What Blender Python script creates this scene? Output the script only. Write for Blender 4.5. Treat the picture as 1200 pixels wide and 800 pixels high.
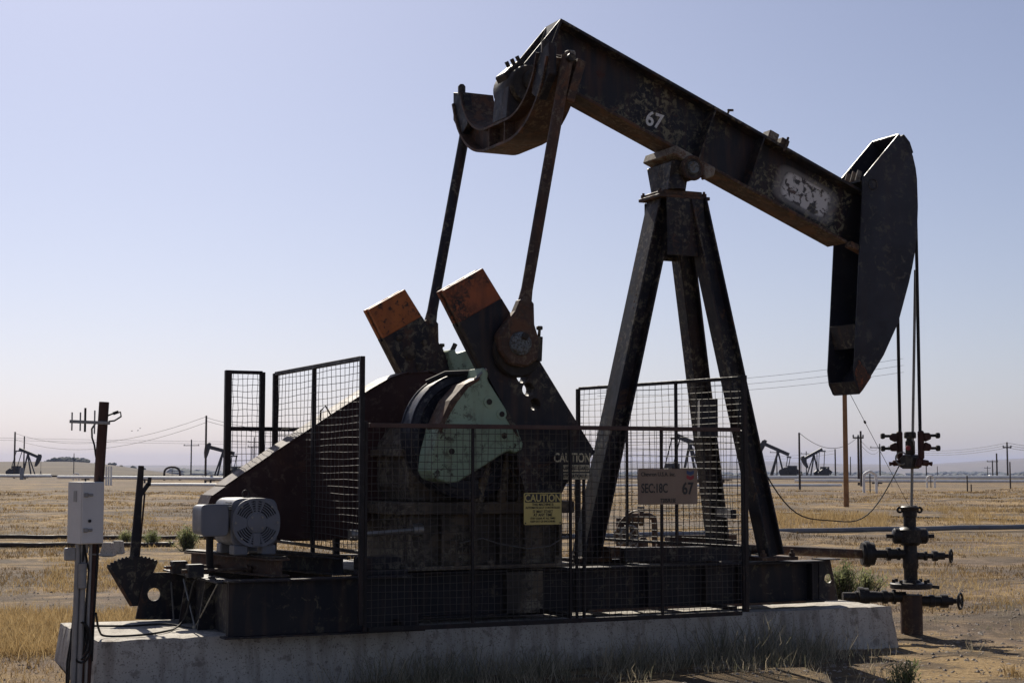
import bpy, bmesh, math, random
import numpy as np
from mathutils import Vector, Matrix, noise
from mathutils.geometry import tessellate_polygon

for o in list(bpy.data.objects):
    bpy.data.objects.remove(o)
SC = bpy.context.scene
COL = SC.collection
R = math.radians
random.seed(7)
rng = np.random.default_rng(11)

# ------------------------------------------------------------------ camera
FPX, HOR, YAW, CH = 1900.0, 549.0, 64.7, 1.6
CAM = Vector((-2.319, -12.572, CH))
PITCH = math.atan((HOR - 400) / FPX)
cd = bpy.data.cameras.new('camera'); cam = bpy.data.objects.new('camera', cd); COL.objects.link(cam)
cam.location = CAM; cam.rotation_euler = (math.pi / 2 + PITCH, 0, R(YAW - 90))
cd.sensor_width = 36; cd.lens = FPX / 1200 * 36; cd.clip_start = 0.1; cd.clip_end = 30000
SC.camera = cam
FWD = Vector((math.cos(R(YAW)), math.sin(R(YAW)), 0)); RGT = Vector((math.sin(R(YAW)), -math.cos(R(YAW)), 0))

# ------------------------------------------------------------------ sky and sun
SUN_EL, SUN_AZ = 38.0, 8.0          # azimuth clockwise from +Y
w = bpy.data.worlds.new('World'); SC.world = w; w.use_nodes = True
wn = w.node_tree; wn.nodes.clear()
sky = wn.nodes.new('ShaderNodeTexSky'); sky.sky_type = 'NISHITA'; sky.sun_disc = False
sky.sun_elevation = R(SUN_EL); sky.sun_rotation = R(SUN_AZ)
sky.altitude = 100; sky.air_density = 1.0; sky.dust_density = 1.0; sky.ozone_density = 5.0
bg = wn.nodes.new('ShaderNodeBackground'); bg.inputs['Strength'].default_value = 0.061
wo = wn.nodes.new('ShaderNodeOutputWorld')
bw = wn.nodes.new('ShaderNodeRGBToBW'); sm0 = wn.nodes.new('ShaderNodeMix'); sm0.data_type = 'RGBA'; sm0.inputs[0].default_value = 0.60
tn = wn.nodes.new('ShaderNodeMix'); tn.data_type = 'RGBA'; tn.blend_type = 'MULTIPLY'; tn.inputs[0].default_value = 1.0; tn.inputs[7].default_value = (0.985, 0.947, 1.045, 1)
wn.links.new(sky.outputs[0], bw.inputs[0]); wn.links.new(bw.outputs[0], sm0.inputs[6]); wn.links.new(sky.outputs[0], sm0.inputs[7])
wn.links.new(sm0.outputs[2], tn.inputs[6]); wn.links.new(tn.outputs[2], bg.inputs[0])
wn.links.new(bg.outputs[0], wo.inputs[0])
sd = bpy.data.lights.new('sun', 'SUN'); sd.energy = 5.0; sd.angle = R(0.53); sd.color = (1.0, 0.92, 0.79)
sun = bpy.data.objects.new('sun', sd); COL.objects.link(sun)
sdir = Vector((math.sin(R(SUN_AZ)) * math.cos(R(SUN_EL)), math.cos(R(SUN_AZ)) * math.cos(R(SUN_EL)), math.sin(R(SUN_EL))))
sun.rotation_euler = (-sdir).to_track_quat('-Z', 'Y').to_euler(); sun.location = (0, 0, 30)
vs = SC.view_settings; vs.view_transform = 'Standard'; vs.look = 'None'; vs.exposure = 0.5; vs.gamma = 1.0
vs.use_curve_mapping = False
SC.cycles.volume_bounces = 0; SC.cycles.max_bounces = 6
SC.cycles.volume_step_rate = 10

# ------------------------------------------------------------------ helpers
def V(*a): return Vector(a)

class MB:
    def __init__(s): s.v = []; s.f = []
    def add(s, vs, fs):
        b = len(s.v); s.v += [Vector(p) for p in vs]; s.f += [tuple(i + b for i in f) for f in fs]; return s
    def box(s, c, d, rot=None):
        c = Vector(c); h = Vector(d) / 2
        ps = [Vector((x * h.x, y * h.y, z * h.z)) for x in (-1, 1) for y in (-1, 1) for z in (-1, 1)]
        if rot is not None: ps = [rot @ p for p in ps]
        return s.add([c + p for p in ps], [(0, 1, 3, 2), (4, 6, 7, 5), (0, 4, 5, 1), (2, 3, 7, 6), (0, 2, 6, 4), (1, 5, 7, 3)])
    def bb(s, x0, x1, y0, y1, z0, z1):
        return s.box(((x0 + x1) / 2, (y0 + y1) / 2, (z0 + z1) / 2), (abs(x1 - x0), abs(y1 - y0), abs(z1 - z0)))
    def bar(s, p0, p1, wd, ht, up=(0, 0, 1), w1=None, h1=None):
        p0 = Vector(p0); p1 = Vector(p1); a = (p1 - p0).normalized(); u = Vector(up)
        sd_ = a.cross(u)
        if sd_.length < 1e-4: sd_ = a.cross(Vector((1, 0, 0)))
        sd_.normalize(); u = sd_.cross(a)
        w1 = wd if w1 is None else w1; h1 = ht if h1 is None else h1
        ps = [p0 + sd_ * x * wd / 2 + u * y * ht / 2 for x, y in ((-1, -1), (1, -1), (1, 1), (-1, 1))] + \
             [p1 + sd_ * x * w1 / 2 + u * y * h1 / 2 for x, y in ((-1, -1), (1, -1), (1, 1), (-1, 1))]
        return s.add(ps, [(3, 2, 1, 0), (4, 5, 6, 7), (0, 1, 5, 4), (1, 2, 6, 5), (2, 3, 7, 6), (3, 0, 4, 7)])
    def section(s, sec, p0, p1, up=(0, 0, 1)):
        """extrude a closed 2-D section (side, up) from p0 to p1"""
        p0 = Vector(p0); p1 = Vector(p1); a = (p1 - p0).normalized(); u = Vector(up)
        sd_ = a.cross(u).normalized(); u = sd_.cross(a); n = len(sec)
        ps = [p0 + sd_ * x + u * y for x, y in sec] + [p1 + sd_ * x + u * y for x, y in sec]
        return s.add(ps, [tuple(range(n))[::-1], tuple(range(n, 2 * n))] + [(i, (i + 1) % n, (i + 1) % n + n, i + n) for i in range(n)])
    def ibeam(s, p0, p1, d, bf, tf, tw, up=(0, 0, 1)):
        b, h, t = bf / 2, d / 2, tw / 2
        return s.section([(-b, -h), (b, -h), (b, -h + tf), (t, -h + tf), (t, h - tf), (b, h - tf), (b, h), (-b, h), (-b, h - tf), (-t, h - tf), (-t, -h + tf), (-b, -h + tf)], p0, p1, up)
    def tube(s, path, r, n=8, caps=True):
        path = [Vector(p) for p in path]; m = len(path)
        rs = r if isinstance(r, (list, tuple)) else [r] * m
        ring = []; prev = None
        for i, p in enumerate(path):
            t = (path[min(i + 1, m - 1)] - path[max(i - 1, 0)]).normalized()
            if prev is None:
                q = Vector((0, 0, 1)) if abs(t.z) < 0.9 else Vector((1, 0, 0))
                a = t.cross(q).normalized()
            else:
                a = (prev - t * prev.dot(t)).normalized()
            prev = a; b = t.cross(a)
            ring += [p + (a * math.cos(k * 2 * math.pi / n) + b * math.sin(k * 2 * math.pi / n)) * rs[i] for k in range(n)]
        fs = [(i * n + k, i * n + (k + 1) % n, (i + 1) * n + (k + 1) % n, (i + 1) * n + k) for i in range(m - 1) for k in range(n)]
        if caps: fs += [tuple(range(n))[::-1], tuple(range((m - 1) * n, m * n))]
        return s.add(ring, fs)
    def cyl(s, p0, p1, r0, r1=None, n=20): return s.tube([p0, p1], [r0, r0 if r1 is None else r1], n)
    def lathe(s, prof, o, axis=(0, 0, 1), n=24):
        """prof: (radius, height along axis) list, closed at both ends"""
        o = Vector(o); ax = Vector(axis).normalized()
        a = ax.orthogonal().normalized(); b = ax.cross(a); m = len(prof)
        ps = [o + ax * h + (a * math.cos(k * 2 * math.pi / n) + b * math.sin(k * 2 * math.pi / n)) * max(r, 1e-4) for r, h in prof for k in range(n)]
        fs = [(i * n + k, i * n + (k + 1) % n, (i + 1) * n + (k + 1) % n, (i + 1) * n + k) for i in range(m - 1) for k in range(n)]
        fs += [tuple(range(n))[::-1], tuple(range((m - 1) * n, m * n))]
        return s.add(ps, fs)
    def prism(s, poly, y0, y1, holes=(), plane='xz'):
        """polygon with holes in the xz plane (or yz / xy) extruded along the third axis"""
        def mk(p, y):
            return Vector((p[0], y, p[1])) if plane == 'xz' else (Vector((y, p[0], p[1])) if plane == 'yz' else Vector((p[0], p[1], y)))
        loops = [list(poly)] + [list(h) for h in holes]
        flat = [p for l in loops for p in l]; n = len(flat)
        if holes:
            tri = tessellate_polygon([[Vector((p[0], p[1], 0)) for p in l] for l in loops])
            caps = [tuple(t) for t in tri]
        else:
            caps = [tuple(range(n))]
        fs = [c for c in caps] + [tuple(i + n for i in c[::-1]) for c in caps]
        k = 0
        for l in loops:
            m = len(l); fs += [(k + i, k + (i + 1) % m, k + (i + 1) % m + n, k + i + n) for i in range(m)]; k += m
        return s.add([mk(p, y0) for p in flat] + [mk(p, y1) for p in flat], fs)
    def torus(s, c, axis, R0, r, n=24, m=6, a0=0, a1=2 * math.pi):
        ax = Vector(axis).normalized(); a = ax.orthogonal().normalized(); b = ax.cross(a); c = Vector(c)
        full = abs(a1 - a0 - 2 * math.pi) < 1e-6
        k = n + 1
        return s.tube([c + (a * math.cos(a0 + (a1 - a0) * i / n) + b * math.sin(a0 + (a1 - a0) * i / n)) * R0 for i in range(k)], r, m, caps=not full)
    def build(s, name, mat, parent=None, bevel=0, smooth=None, kind=None, org=None):
        o_ = ORG.get(parent.name, Vector()) if (parent is not None and org is None) else (Vector(org) if org is not None else Vector())
        me = bpy.data.meshes.new(name)
        me.from_pydata([p - o_ for p in s.v], [], s.f); me.validate()
        bm = bmesh.new(); bm.from_mesh(me); bmesh.ops.recalc_face_normals(bm, faces=bm.faces); bm.to_mesh(me); bm.free()
        if mat is not None: me.materials.append(mat)
        ob = bpy.data.objects.new(name, me); COL.objects.link(ob)
        if parent is not None:
            ob.parent = parent; ORG[ob.name] = o_
        elif org is not None:
            ob.location = o_; ORG[ob.name] = o_
        if smooth:
            me.polygons.foreach_set('use_smooth', [True] * len(me.polygons)); me.set_sharp_from_angle(angle=R(smooth))
        if bevel:
            md = ob.modifiers.new('bevel', 'BEVEL'); md.width = bevel; md.segments = 1; md.limit_method = 'ANGLE'; md.angle_limit = R(40)
        if kind: ob['kind'] = kind
        return ob

ORG = {}
def tag(o, label, cat, group=None):
    o['label'] = label; o['category'] = cat
    if group: o['group'] = group
    return o
def thing(name, label, cat, loc=(0, 0, 0), group=None, rotz=0):
    o = bpy.data.objects.new(name, None); COL.objects.link(o); o.location = loc; o.empty_display_size = 0.2
    o.rotation_euler = (0, 0, rotz)
    ORG[o.name] = Vector(loc); return tag(o, label, cat, group)
def circ(cx, cy, r, n=16, a0=0): return [(cx + r * math.cos(a0 + 2 * math.pi * i / n), cy + r * math.sin(a0 + 2 * math.pi * i / n)) for i in range(n)]
def far(u, d, z=0): return CAM + FWD * d + RGT * ((u - 600) / FPX * d) + Vector((0, 0, z - CH))
def sstep(a, b, x): t = min(1, max(0, (x - a) / (b - a))); return t * t * (3 - 2 * t)

# ------------------------------------------------------------------ materials
def mat(name):
    m = bpy.data.materials.new(name); m.use_nodes = True; t = m.node_tree
    return m, t, t.nodes['Principled BSDF']
def nd(t, kind, **kw):
    n = t.nodes.new(kind)
    for k, v in kw.items():
        if k in n.inputs: n.inputs[k].default_value = v
        else: setattr(n, k, v)
    return n
def coords(t, scale=(1, 1, 1)):
    tc = t.nodes.new('ShaderNodeTexCoord'); mp = nd(t, 'ShaderNodeMapping'); mp.inputs['Scale'].default_value = scale
    t.links.new(tc.outputs['Object'], mp.inputs['Vector']); return mp.outputs[0]
def nz(t, vec, scale, detail=6, rough=0.6, dist=0):
    n = nd(t, 'ShaderNodeTexNoise', Scale=scale, Detail=detail, Roughness=rough, Distortion=dist)
    t.links.new(vec, n.inputs['Vector']); return n.outputs[0]
def ramp(t, fac, stops):
    r = t.nodes.new('ShaderNodeValToRGB'); e = r.color_ramp.elements
    e[0].position, e[0].color = stops[0][0], (*stops[0][1], 1); e[1].position, e[1].color = stops[-1][0], (*stops[-1][1], 1)
    for p, c in stops[1:-1]:
        x = e.new(p); x.color = (*c, 1)
    t.links.new(fac, r.inputs[0]); return r.outputs[0]
def maskr(t, fac, a, b):
    return ramp(t, fac, [(a, (0, 0, 0)), (b, (1, 1, 1))])
def mix(t, fac, a, b, mode='MIX'):
    m = t.nodes.new('ShaderNodeMix'); m.data_type = 'RGBA'; m.blend_type = mode
    for k, x in ((0, fac), (6, a), (7, b)):
        if isinstance(x, bpy.types.NodeSocket): t.links.new(x, m.inputs[k])
        elif k == 0: m.inputs[0].default_value = x
        else: m.inputs[k].default_value = (*x, 1)
    return m.outputs[2]
def math_(t, op, a, b=None):
    m = t.nodes.new('ShaderNodeMath'); m.operation = op
    for i, x in enumerate((a, b)):
        if x is None: continue
        if isinstance(x, bpy.types.NodeSocket): t.links.new(x, m.inputs[i])
        else: m.inputs[i].default_value = x
    return m.outputs[0]
def bump(t, bs, fac, strength=0.2, dist=0.01):
    b = nd(t, 'ShaderNodeBump', Strength=strength, Distance=dist); t.links.new(fac, b.inputs['Height']); t.links.new(b.outputs[0], bs.inputs['Normal'])
def worn(name, base, base2, chip, rust, chip_t=0.62, rust_t=0.62, rough=0.5, sc=2.0, streak=0.6, metallic=0.0, dust=(0.13, 0.105, 0.08), dust_amt=0.035):
    m, t, bs = mat(name); c = coords(t); cs = coords(t, (6, 6, 0.7))
    n1 = nz(t, c, sc, 8, 0.62); n2 = nz(t, c, sc * 2.7, 9, 0.7, 0.6); n3 = nz(t, cs, 1.6, 5, 0.6); n4 = nz(t, c, sc * 14, 4, 0.6)
    col = mix(t, maskr(t, n1, 0.35, 0.65), base, base2)
    col = mix(t, math_(t, 'MULTIPLY', maskr(t, n3, 0.5, 0.75), streak), col, rust)
    n6 = nz(t, c, sc * 7, 8, 0.75, 0.5); n7 = nz(t, c, sc * 0.7, 3, 0.5)
    cm = math_(t, 'MULTIPLY', maskr(t, n6, chip_t - 0.04, chip_t + 0.03), math_(t, 'MULTIPLY', maskr(t, n4, 0.36, 0.50), maskr(t, n7, 0.42, 0.54)))
    col = mix(t, cm, col, chip)
    n5 = nz(t, c, sc * 1.3, 8, 0.72, 1.0)
    col = mix(t, math_(t, 'MULTIPLY', maskr(t, n5, rust_t, rust_t + 0.06), 0.9), col, rust)
    ge = t.nodes.new('ShaderNodeNewGeometry'); sx = t.nodes.new('ShaderNodeSeparateXYZ'); t.links.new(ge.outputs['Normal'], sx.inputs[0])
    upm = math_(t, 'MULTIPLY', math_(t, 'MAXIMUM', sx.outputs[2], 0.0), maskr(t, n4, 0.3, 0.7))
    col = mix(t, math_(t, 'ADD', math_(t, 'MULTIPLY', upm, 0.35), math_(t, 'MULTIPLY', n2, dust_amt)), col, dust)
    t.links.new(col, bs.inputs['Base Color'])
    t.links.new(ramp(t, n2, [(0.3, (rough - .12,) * 3), (0.7, (min(1, rough + .25),) * 3)]), bs.inputs['Roughness'])
    bs.inputs['Metallic'].default_value = metallic; bs.inputs['Specular IOR Level'].default_value = 0.25
    bump(t, bs, math_(t, 'ADD', n2, math_(t, 'MULTIPLY', n4, 0.4)), 0.25, 0.006)
    return m
def plain(name, col, rough=0.6, metallic=0.0, var=0.25, sc=6):
    m, t, bs = mat(name); c = coords(t); n = nz(t, c, sc, 6, 0.65)
    a = tuple(x * (1 - var) for x in col); b = tuple(min(1, x * (1 + var)) for x in col)
    t.links.new(ramp(t, n, [(0.3, a), (0.7, b)]), bs.inputs['Base Color'])
    bs.inputs['Roughness'].default_value = rough; bs.inputs['Metallic'].default_value = metallic
    return m

NAVY, NAVY2 = (0.009, 0.010, 0.017), (0.021, 0.020, 0.024)
M = {}
M['navy'] = worn('navy_paint', NAVY, NAVY2, (0.12, 0.11, 0.085), (0.085, 0.045, 0.028), 0.56, 0.62, 0.48)
M['navy_worn'] = worn('navy_worn_paint', NAVY, (0.026, 0.024, 0.026), (0.15, 0.13, 0.09), (0.095, 0.050, 0.03), 0.55, 0.585, 0.5, 2.4)
M['head'] = worn('head_paint', (0.034, 0.036, 0.050), (0.014, 0.015, 0.022), (0.075, 0.07, 0.062), (0.07, 0.04, 0.028), 0.58, 0.67, 0.42, 1.6, 0.2)
M['skid'] = worn('skid_paint', (0.009, 0.010, 0.016), (0.018, 0.017, 0.021), (0.10, 0.085, 0.06), (0.075, 0.048, 0.033), 0.60, 0.63, 0.5, 1.5, 0.75)
M['drum'] = worn('blue_black_drum', (0.010, 0.012, 0.022), (0.022, 0.024, 0.038), (0.10, 0.10, 0.10), (0.05, 0.036, 0.028), 0.57, 0.62, 0.36, 2.5, 0.4)
M['greasy'] = worn('greasy_metal', (0.013, 0.012, 0.012), (0.035, 0.029, 0.024), (0.12, 0.10, 0.07), (0.055, 0.036, 0.025), 0.52, 0.55, 0.55, 2.0, 0.9)
M['blackiron'] = worn('black_iron', (0.007, 0.007, 0.009), (0.015, 0.014, 0.015), (0.06, 0.05, 0.04), (0.035, 0.022, 0.016), 0.56, 0.60, 0.42, 5, 0.5)
M['grimy'] = worn('grimy_gear_case', (0.026, 0.022, 0.020), (0.070, 0.058, 0.047), (0.22, 0.19, 0.14), (0.13, 0.10, 0.07), 0.50, 0.53, 0.5, 2.2, 1.0)
M['rusty'] = worn('rusty_steel', (0.035, 0.024, 0.021), (0.080, 0.048, 0.034), (0.16, 0.12, 0.08), (0.13, 0.062, 0.034), 0.55, 0.53, 0.6, 3.0)
M['maroon'] = worn('maroon_paint', (0.030, 0.012, 0.012), (0.052, 0.024, 0.022), (0.11, 0.075, 0.06), (0.075, 0.035, 0.024), 0.57, 0.60, 0.5, 1.6, 0.7)
M['green'] = worn('green_paint', (0.25, 0.345, 0.24), (0.30, 0.395, 0.28), (0.05, 0.048, 0.036), (0.14, 0.085, 0.05), 0.56, 0.63, 0.5, 2.2, 0.45, dust_amt=0.05)
M['orange'] = worn('orange_paint', (0.42, 0.13, 0.034), (0.32, 0.10, 0.034), (0.05, 0.03, 0.022), (0.10, 0.045, 0.025), 0.57, 0.61, 0.5, 2.6, 0.45)
M['orange_worn'] = worn('orange_worn_paint', (0.36, 0.10, 0.035), (0.20, 0.065, 0.033), (0.025, 0.02, 0.018), (0.06, 0.033, 0.023), 0.47, 0.52, 0.55, 3.4, 0.7)
M['grey'] = worn('grey_motor_paint', (0.15, 0.16, 0.19), (0.18, 0.19, 0.215), (0.08, 0.08, 0.09), (0.13, 0.12, 0.11), 0.68, 0.72, 0.4, 3, 0.25, dust_amt=0.04)
M['greydark'] = plain('grey_vent_shadow', (0.02, 0.02, 0.023), 0.8)
M['steel'] = worn('bare_steel', (0.22, 0.22, 0.21), (0.3, 0.29, 0.27), (0.1, 0.08, 0.06), (0.15, 0.09, 0.05), 0.62, 0.62, 0.38, 6, 0.4, 0.7)
M['pinsteel'] = worn('pin_steel', (0.12, 0.15, 0.17), (0.20, 0.22, 0.23), (0.05, 0.042, 0.032), (0.12, 0.085, 0.05), 0.50, 0.54, 0.45, 6, 0.2, 0.2)
M['wire'] = plain('fence_wire', (0.065, 0.055, 0.047), 0.65, 0.0)
M['fence'] = worn('fence_frame_steel', (0.011, 0.010, 0.012), (0.022, 0.018, 0.018), (0.06, 0.048, 0.042), (0.055, 0.03, 0.024), 0.62, 0.6, 0.5, 4)
M['fence_rust'] = worn('fence_rail_rust', (0.060, 0.036, 0.033), (0.09, 0.055, 0.045), (0.1, 0.08, 0.07), (0.10, 0.052, 0.04), 0.6, 0.55, 0.55, 5)
M['rubber'] = plain('black_rubber', (0.011, 0.011, 0.012), 0.8)
M['redclamp'] = worn('red_clamp_paint', (0.055, 0.016, 0.013), (0.04, 0.014, 0.012), (0.03, 0.022, 0.018), (0.07, 0.035, 0.025), 0.6, 0.62, 0.5, 8)
M['redtag'] = plain('red_paint', (0.28, 0.02, 0.03), 0.5)
M['bluetag'] = plain('blue_paint', (0.03, 0.06, 0.16), 0.5)
M['boxwhite'] = worn('cabinet_enamel', (0.55, 0.55, 0.56), (0.60, 0.60, 0.60), (0.38, 0.36, 0.33), (0.42, 0.38, 0.33), 0.72, 0.75, 0.45, 5, 0.12, dust=(0.45, 0.41, 0.35), dust_amt=0.2)
M['galv'] = worn('galvanised_steel', (0.23, 0.23, 0.235), (0.30, 0.30, 0.30), (0.18, 0.16, 0.14), (0.20, 0.15, 0.11), 0.64, 0.68, 0.42, 8, 0.3, 0.4)
M['post'] = worn('rusty_post_steel', (0.050, 0.024, 0.020), (0.075, 0.036, 0.028), (0.035, 0.028, 0.026), (0.055, 0.03, 0.022), 0.58, 0.6, 0.6, 5)
M['wood_orange'] = plain('orange_wood_pole', (0.26, 0.135, 0.055), 0.8, 0, 0.3, 3)
M['wood_dark'] = plain('dark_wood_pole', (0.055, 0.042, 0.035), 0.85, 0, 0.3, 3)
M['whitepipe'] = plain('white_pipe_jacket', (0.80, 0.79, 0.76), 0.5, 0, 0.12, 2)
M['bluepipe'] = worn('blue_grey_pipe', (0.12, 0.14, 0.18), (0.18, 0.2, 0.23), (0.1, 0.08, 0.06), (0.14, 0.09, 0.06), 0.62, 0.62, 0.4, 2, 0.3)
M['darkpipe'] = worn('dark_pipe', (0.035, 0.028, 0.026), (0.055, 0.042, 0.036), (0.1, 0.08, 0.06), (0.07, 0.04, 0.028), 0.6, 0.6, 0.6, 2)
M['farjack'] = plain('far_pumpjack_paint', (0.035, 0.036, 0.045), 0.6, 0, 0.2, 1)
M['sign_yellow'] = worn('yellow_sign_enamel', (0.50, 0.40, 0.13), (0.55, 0.45, 0.17), (0.42, 0.35, 0.15), (0.35, 0.25, 0.12), 0.66, 0.7, 0.45, 6, 0.15, dust=(0.5, 0.42, 0.25), dust_amt=0.03)
M['sign_black'] = plain('sign_black_enamel', (0.018, 0.017, 0.017), 0.5)
M['sign_ink'] = plain('sign_ink', (0.03, 0.028, 0.025), 0.6)
M['sign_tan'] = worn('faded_tan_sign', (0.25, 0.18, 0.13), (0.29, 0.215, 0.16), (0.22, 0.155, 0.125), (0.22, 0.13, 0.10), 0.66, 0.66, 0.6, 6, 0.3, dust=(0.24, 0.18, 0.14), dust_amt=0.1)
M['sign_cream'] = worn('faded_cream_paint', (0.62, 0.55, 0.37), (0.68, 0.61, 0.43), (0.14, 0.12, 0.09), (0.2, 0.15, 0.09), 0.55, 0.6, 0.6, 16, 0.5)
M['white_paint'] = worn('white_stencil_paint', (0.72, 0.72, 0.70), (0.8, 0.8, 0.78), (0.1, 0.1, 0.1), (0.3, 0.25, 0.2), 0.57, 0.70, 0.6, 14, 0.2)
M['pale_bracket'] = worn('pale_bracket_paint', (0.20, 0.18, 0.15), (0.27, 0.25, 0.21), (0.07, 0.055, 0.045), (0.12, 0.06, 0.035), 0.50, 0.53, 0.6, 8)

def concrete():
    m, t, bs = mat('weathered_concrete'); c = coords(t); cs = coords(t, (5, 5, 0.5))
    a = nz(t, c, 1.3, 8, 0.6); b = nz(t, c, 9, 8, 0.7); s_ = nz(t, cs, 2, 6, 0.6); f = nz(t, c, 70, 3, 0.6)
    col = ramp(t, a, [(0.3, (0.36, 0.335, 0.295)), (0.7, (0.51, 0.475, 0.42))])
    col = mix(t, math_(t, 'MULTIPLY', maskr(t, s_, 0.48, 0.66), 0.6), col, (0.17, 0.14, 0.11))
    col = mix(t, math_(t, 'MULTIPLY', maskr(t, b, 0.54, 0.62), 0.6), col, (0.15, 0.125, 0.10))
    col = mix(t, math_(t, 'MULTIPLY', maskr(t, f, 0.58, 0.64), 0.7), col, (0.09, 0.075, 0.06))
    t.links.new(col, bs.inputs['Base Color']); bs.inputs['Roughness'].default_value = 0.92
    bump(t, bs, math_(t, 'ADD', b, math_(t, 'MULTIPLY', f, 0.6)), 0.5, 0.012); return m
M['concrete'] = concrete()

def web_mat():
    """beam web: worn navy paint with a smeared white over-painted patch"""
    m = worn('beam_web_paint', NAVY, (0.022, 0.021, 0.025), (0.19, 0.17, 0.11), (0.10, 0.048, 0.03), 0.53, 0.60, 0.45, 2.2)
    t = m.node_tree; bs = t.nodes['Principled BSDF']; old = bs.inputs['Base Color'].links[0].from_socket
    tc = t.nodes.new('ShaderNodeTexCoord'); mp = nd(t, 'ShaderNodeMapping'); mp.vector_type = 'TEXTURE'
    mp.inputs['Location'].default_value = PATCH; mp.inputs['Rotation'].default_value = (0, BEAM_ANG, 0); mp.inputs['Scale'].default_value = (0.30, 1, 0.145)
    t.links.new(tc.outputs['Object'], mp.inputs['Vector']); sx = t.nodes.new('ShaderNodeSeparateXYZ'); t.links.new(mp.outputs[0], sx.inputs[0])
    ax = math_(t, 'POWER', math_(t, 'ABSOLUTE', sx.outputs[0]), 5.0); az = math_(t, 'POWER', math_(t, 'ABSOLUTE', sx.outputs[2]), 5.0)
    d = math_(t, 'ADD', ax, az); inside = ramp(t, d, [(0.35, (1, 1, 1)), (1.0, (0, 0, 0))])
    halo = ramp(t, math_(t, 'MULTIPLY', d, 0.25), [(0.2, (1, 1, 1)), (0.9, (0, 0, 0))])
    n = nz(t, coords(t), 13, 6, 0.62, 0.3)
    fm = math_(t, 'MULTIPLY', inside, maskr(t, n, 0.45, 0.50))
    fm = math_(t, 'MAXIMUM', math_(t, 'MULTIPLY', fm, 0.95), math_(t, 'MULTIPLY', halo, 0.08))
    fm2 = math_(t, 'MULTIPLY', math_(t, 'SUBTRACT', halo, inside), 0.30)
    fm = math_(t, 'MAXIMUM', fm, fm2)
    t.links.new(mix(t, fm, old, (0.62, 0.61, 0.60)), bs.inputs['Base Color']); return m

def ground_mat():
    m, t, bs = mat('dry_field_ground'); c = coords(t); cl = coords(t, (0.35, 1, 1))
    big = nz(t, c, 0.045, 6, 0.6); mid = nz(t, c, 0.28, 8, 0.65, 0.4); sm = nz(t, c, 1.7, 8, 0.7); fine = nz(t, c, 22, 6, 0.75); grit = nz(t, c, 120, 3, 0.6)
    soil = ramp(t, sm, [(0.35, (0.108, 0.076, 0.055)), (0.5, (0.185, 0.133, 0.094)), (0.65, (0.25, 0.184, 0.127))])
    straw = ramp(t, fine, [(0.32, (0.11, 0.072, 0.037)), (0.5, (0.29, 0.195, 0.092)), (0.68, (0.48, 0.345, 0.175))])
    f = math_(t, 'ADD', math_(t, 'MULTIPLY', big, 0.4), math_(t, 'ADD', math_(t, 'MULTIPLY', mid, 0.4), math_(t, 'MULTIPLY', sm, 0.25)))
    col = mix(t, maskr(t, f, 0.475, 0.535), soil, straw)
    dk = math_(t, 'MULTIPLY', maskr(t, nz(t, c, 0.55, 8, 0.7, 1.2), 0.50, 0.55), 0.72)
    col = mix(t, dk, col, (0.075, 0.054, 0.037))
    col = mix(t, math_(t, 'MULTIPLY', maskr(t, nz(t, c, 0.13, 6, 0.6, .5), 0.55, 0.60), 0.7), col, (0.145, 0.122, 0.102))
    tcg = t.nodes.new('ShaderNodeTexCoord'); mpg = nd(t, 'ShaderNodeMapping'); mpg.vector_type = 'TEXTURE'; mpg.inputs['Rotation'].default_value = (0, 0, R(YAW - 90 + 6)); mpg.inputs['Scale'].default_value = (9, 1.6, 1)
    t.links.new(tcg.outputs['Object'], mpg.inputs['Vector']); trk = nz(t, mpg.outputs[0], 0.42, 7, 0.68, 0.3)
    col = mix(t, math_(t, 'MULTIPLY', maskr(t, trk, 0.50, 0.56), 0.8), col, (0.11, 0.088, 0.070))
    trk2 = nz(t, mpg.outputs[0], 1.1, 6, 0.7, 0.3)
    col = mix(t, math_(t, 'MULTIPLY', maskr(t, trk2, 0.52, 0.57), 0.7), col, (0.062, 0.047, 0.033))
    col = mix(t, math_(t, 'MULTIPLY', maskr(t, grit, 0.56, 0.7), 0.35), col, (0.23, 0.19, 0.145))
    col = mix(t, math_(t, 'MULTIPLY', maskr(t, fine, 0.56, 0.68), 0.55), col, (0.055, 0.042, 0.031))
    # scrub-covered land beyond the well field
    vd = t.nodes.new('ShaderNodeVectorMath'); vd.operation = 'DISTANCE'; vd.inputs[1].default_value = (60, 60, 0); t.links.new(c, vd.inputs[0])
    scrub = ramp(t, nz(t, c, 0.02, 8, 0.75), [(0.4, (0.055, 0.046, 0.036)), (0.6, (0.12, 0.095, 0.065))])
    sf = ramp(t, math_(t, 'DIVIDE', vd.outputs['Value'], 1000.0), [(0.12, (0, 0, 0)), (0.26, (1, 1, 1))])
    col = mix(t, math_(t, 'MULTIPLY', sf, 0.9), col, scrub)
    t.links.new(col, bs.inputs['Base Color']); bs.inputs['Roughness'].default_value = 0.95; bs.inputs['Specular IOR Level'].default_value = 0.15
    bump(t, bs, math_(t, 'ADD', math_(t, 'ADD', fine, math_(t, 'MULTIPLY', grit, 0.35)), math_(t, 'MULTIPLY', sm, 2.0)), 0.8, 0.035)
    return m
M['ground'] = ground_mat()

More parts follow.
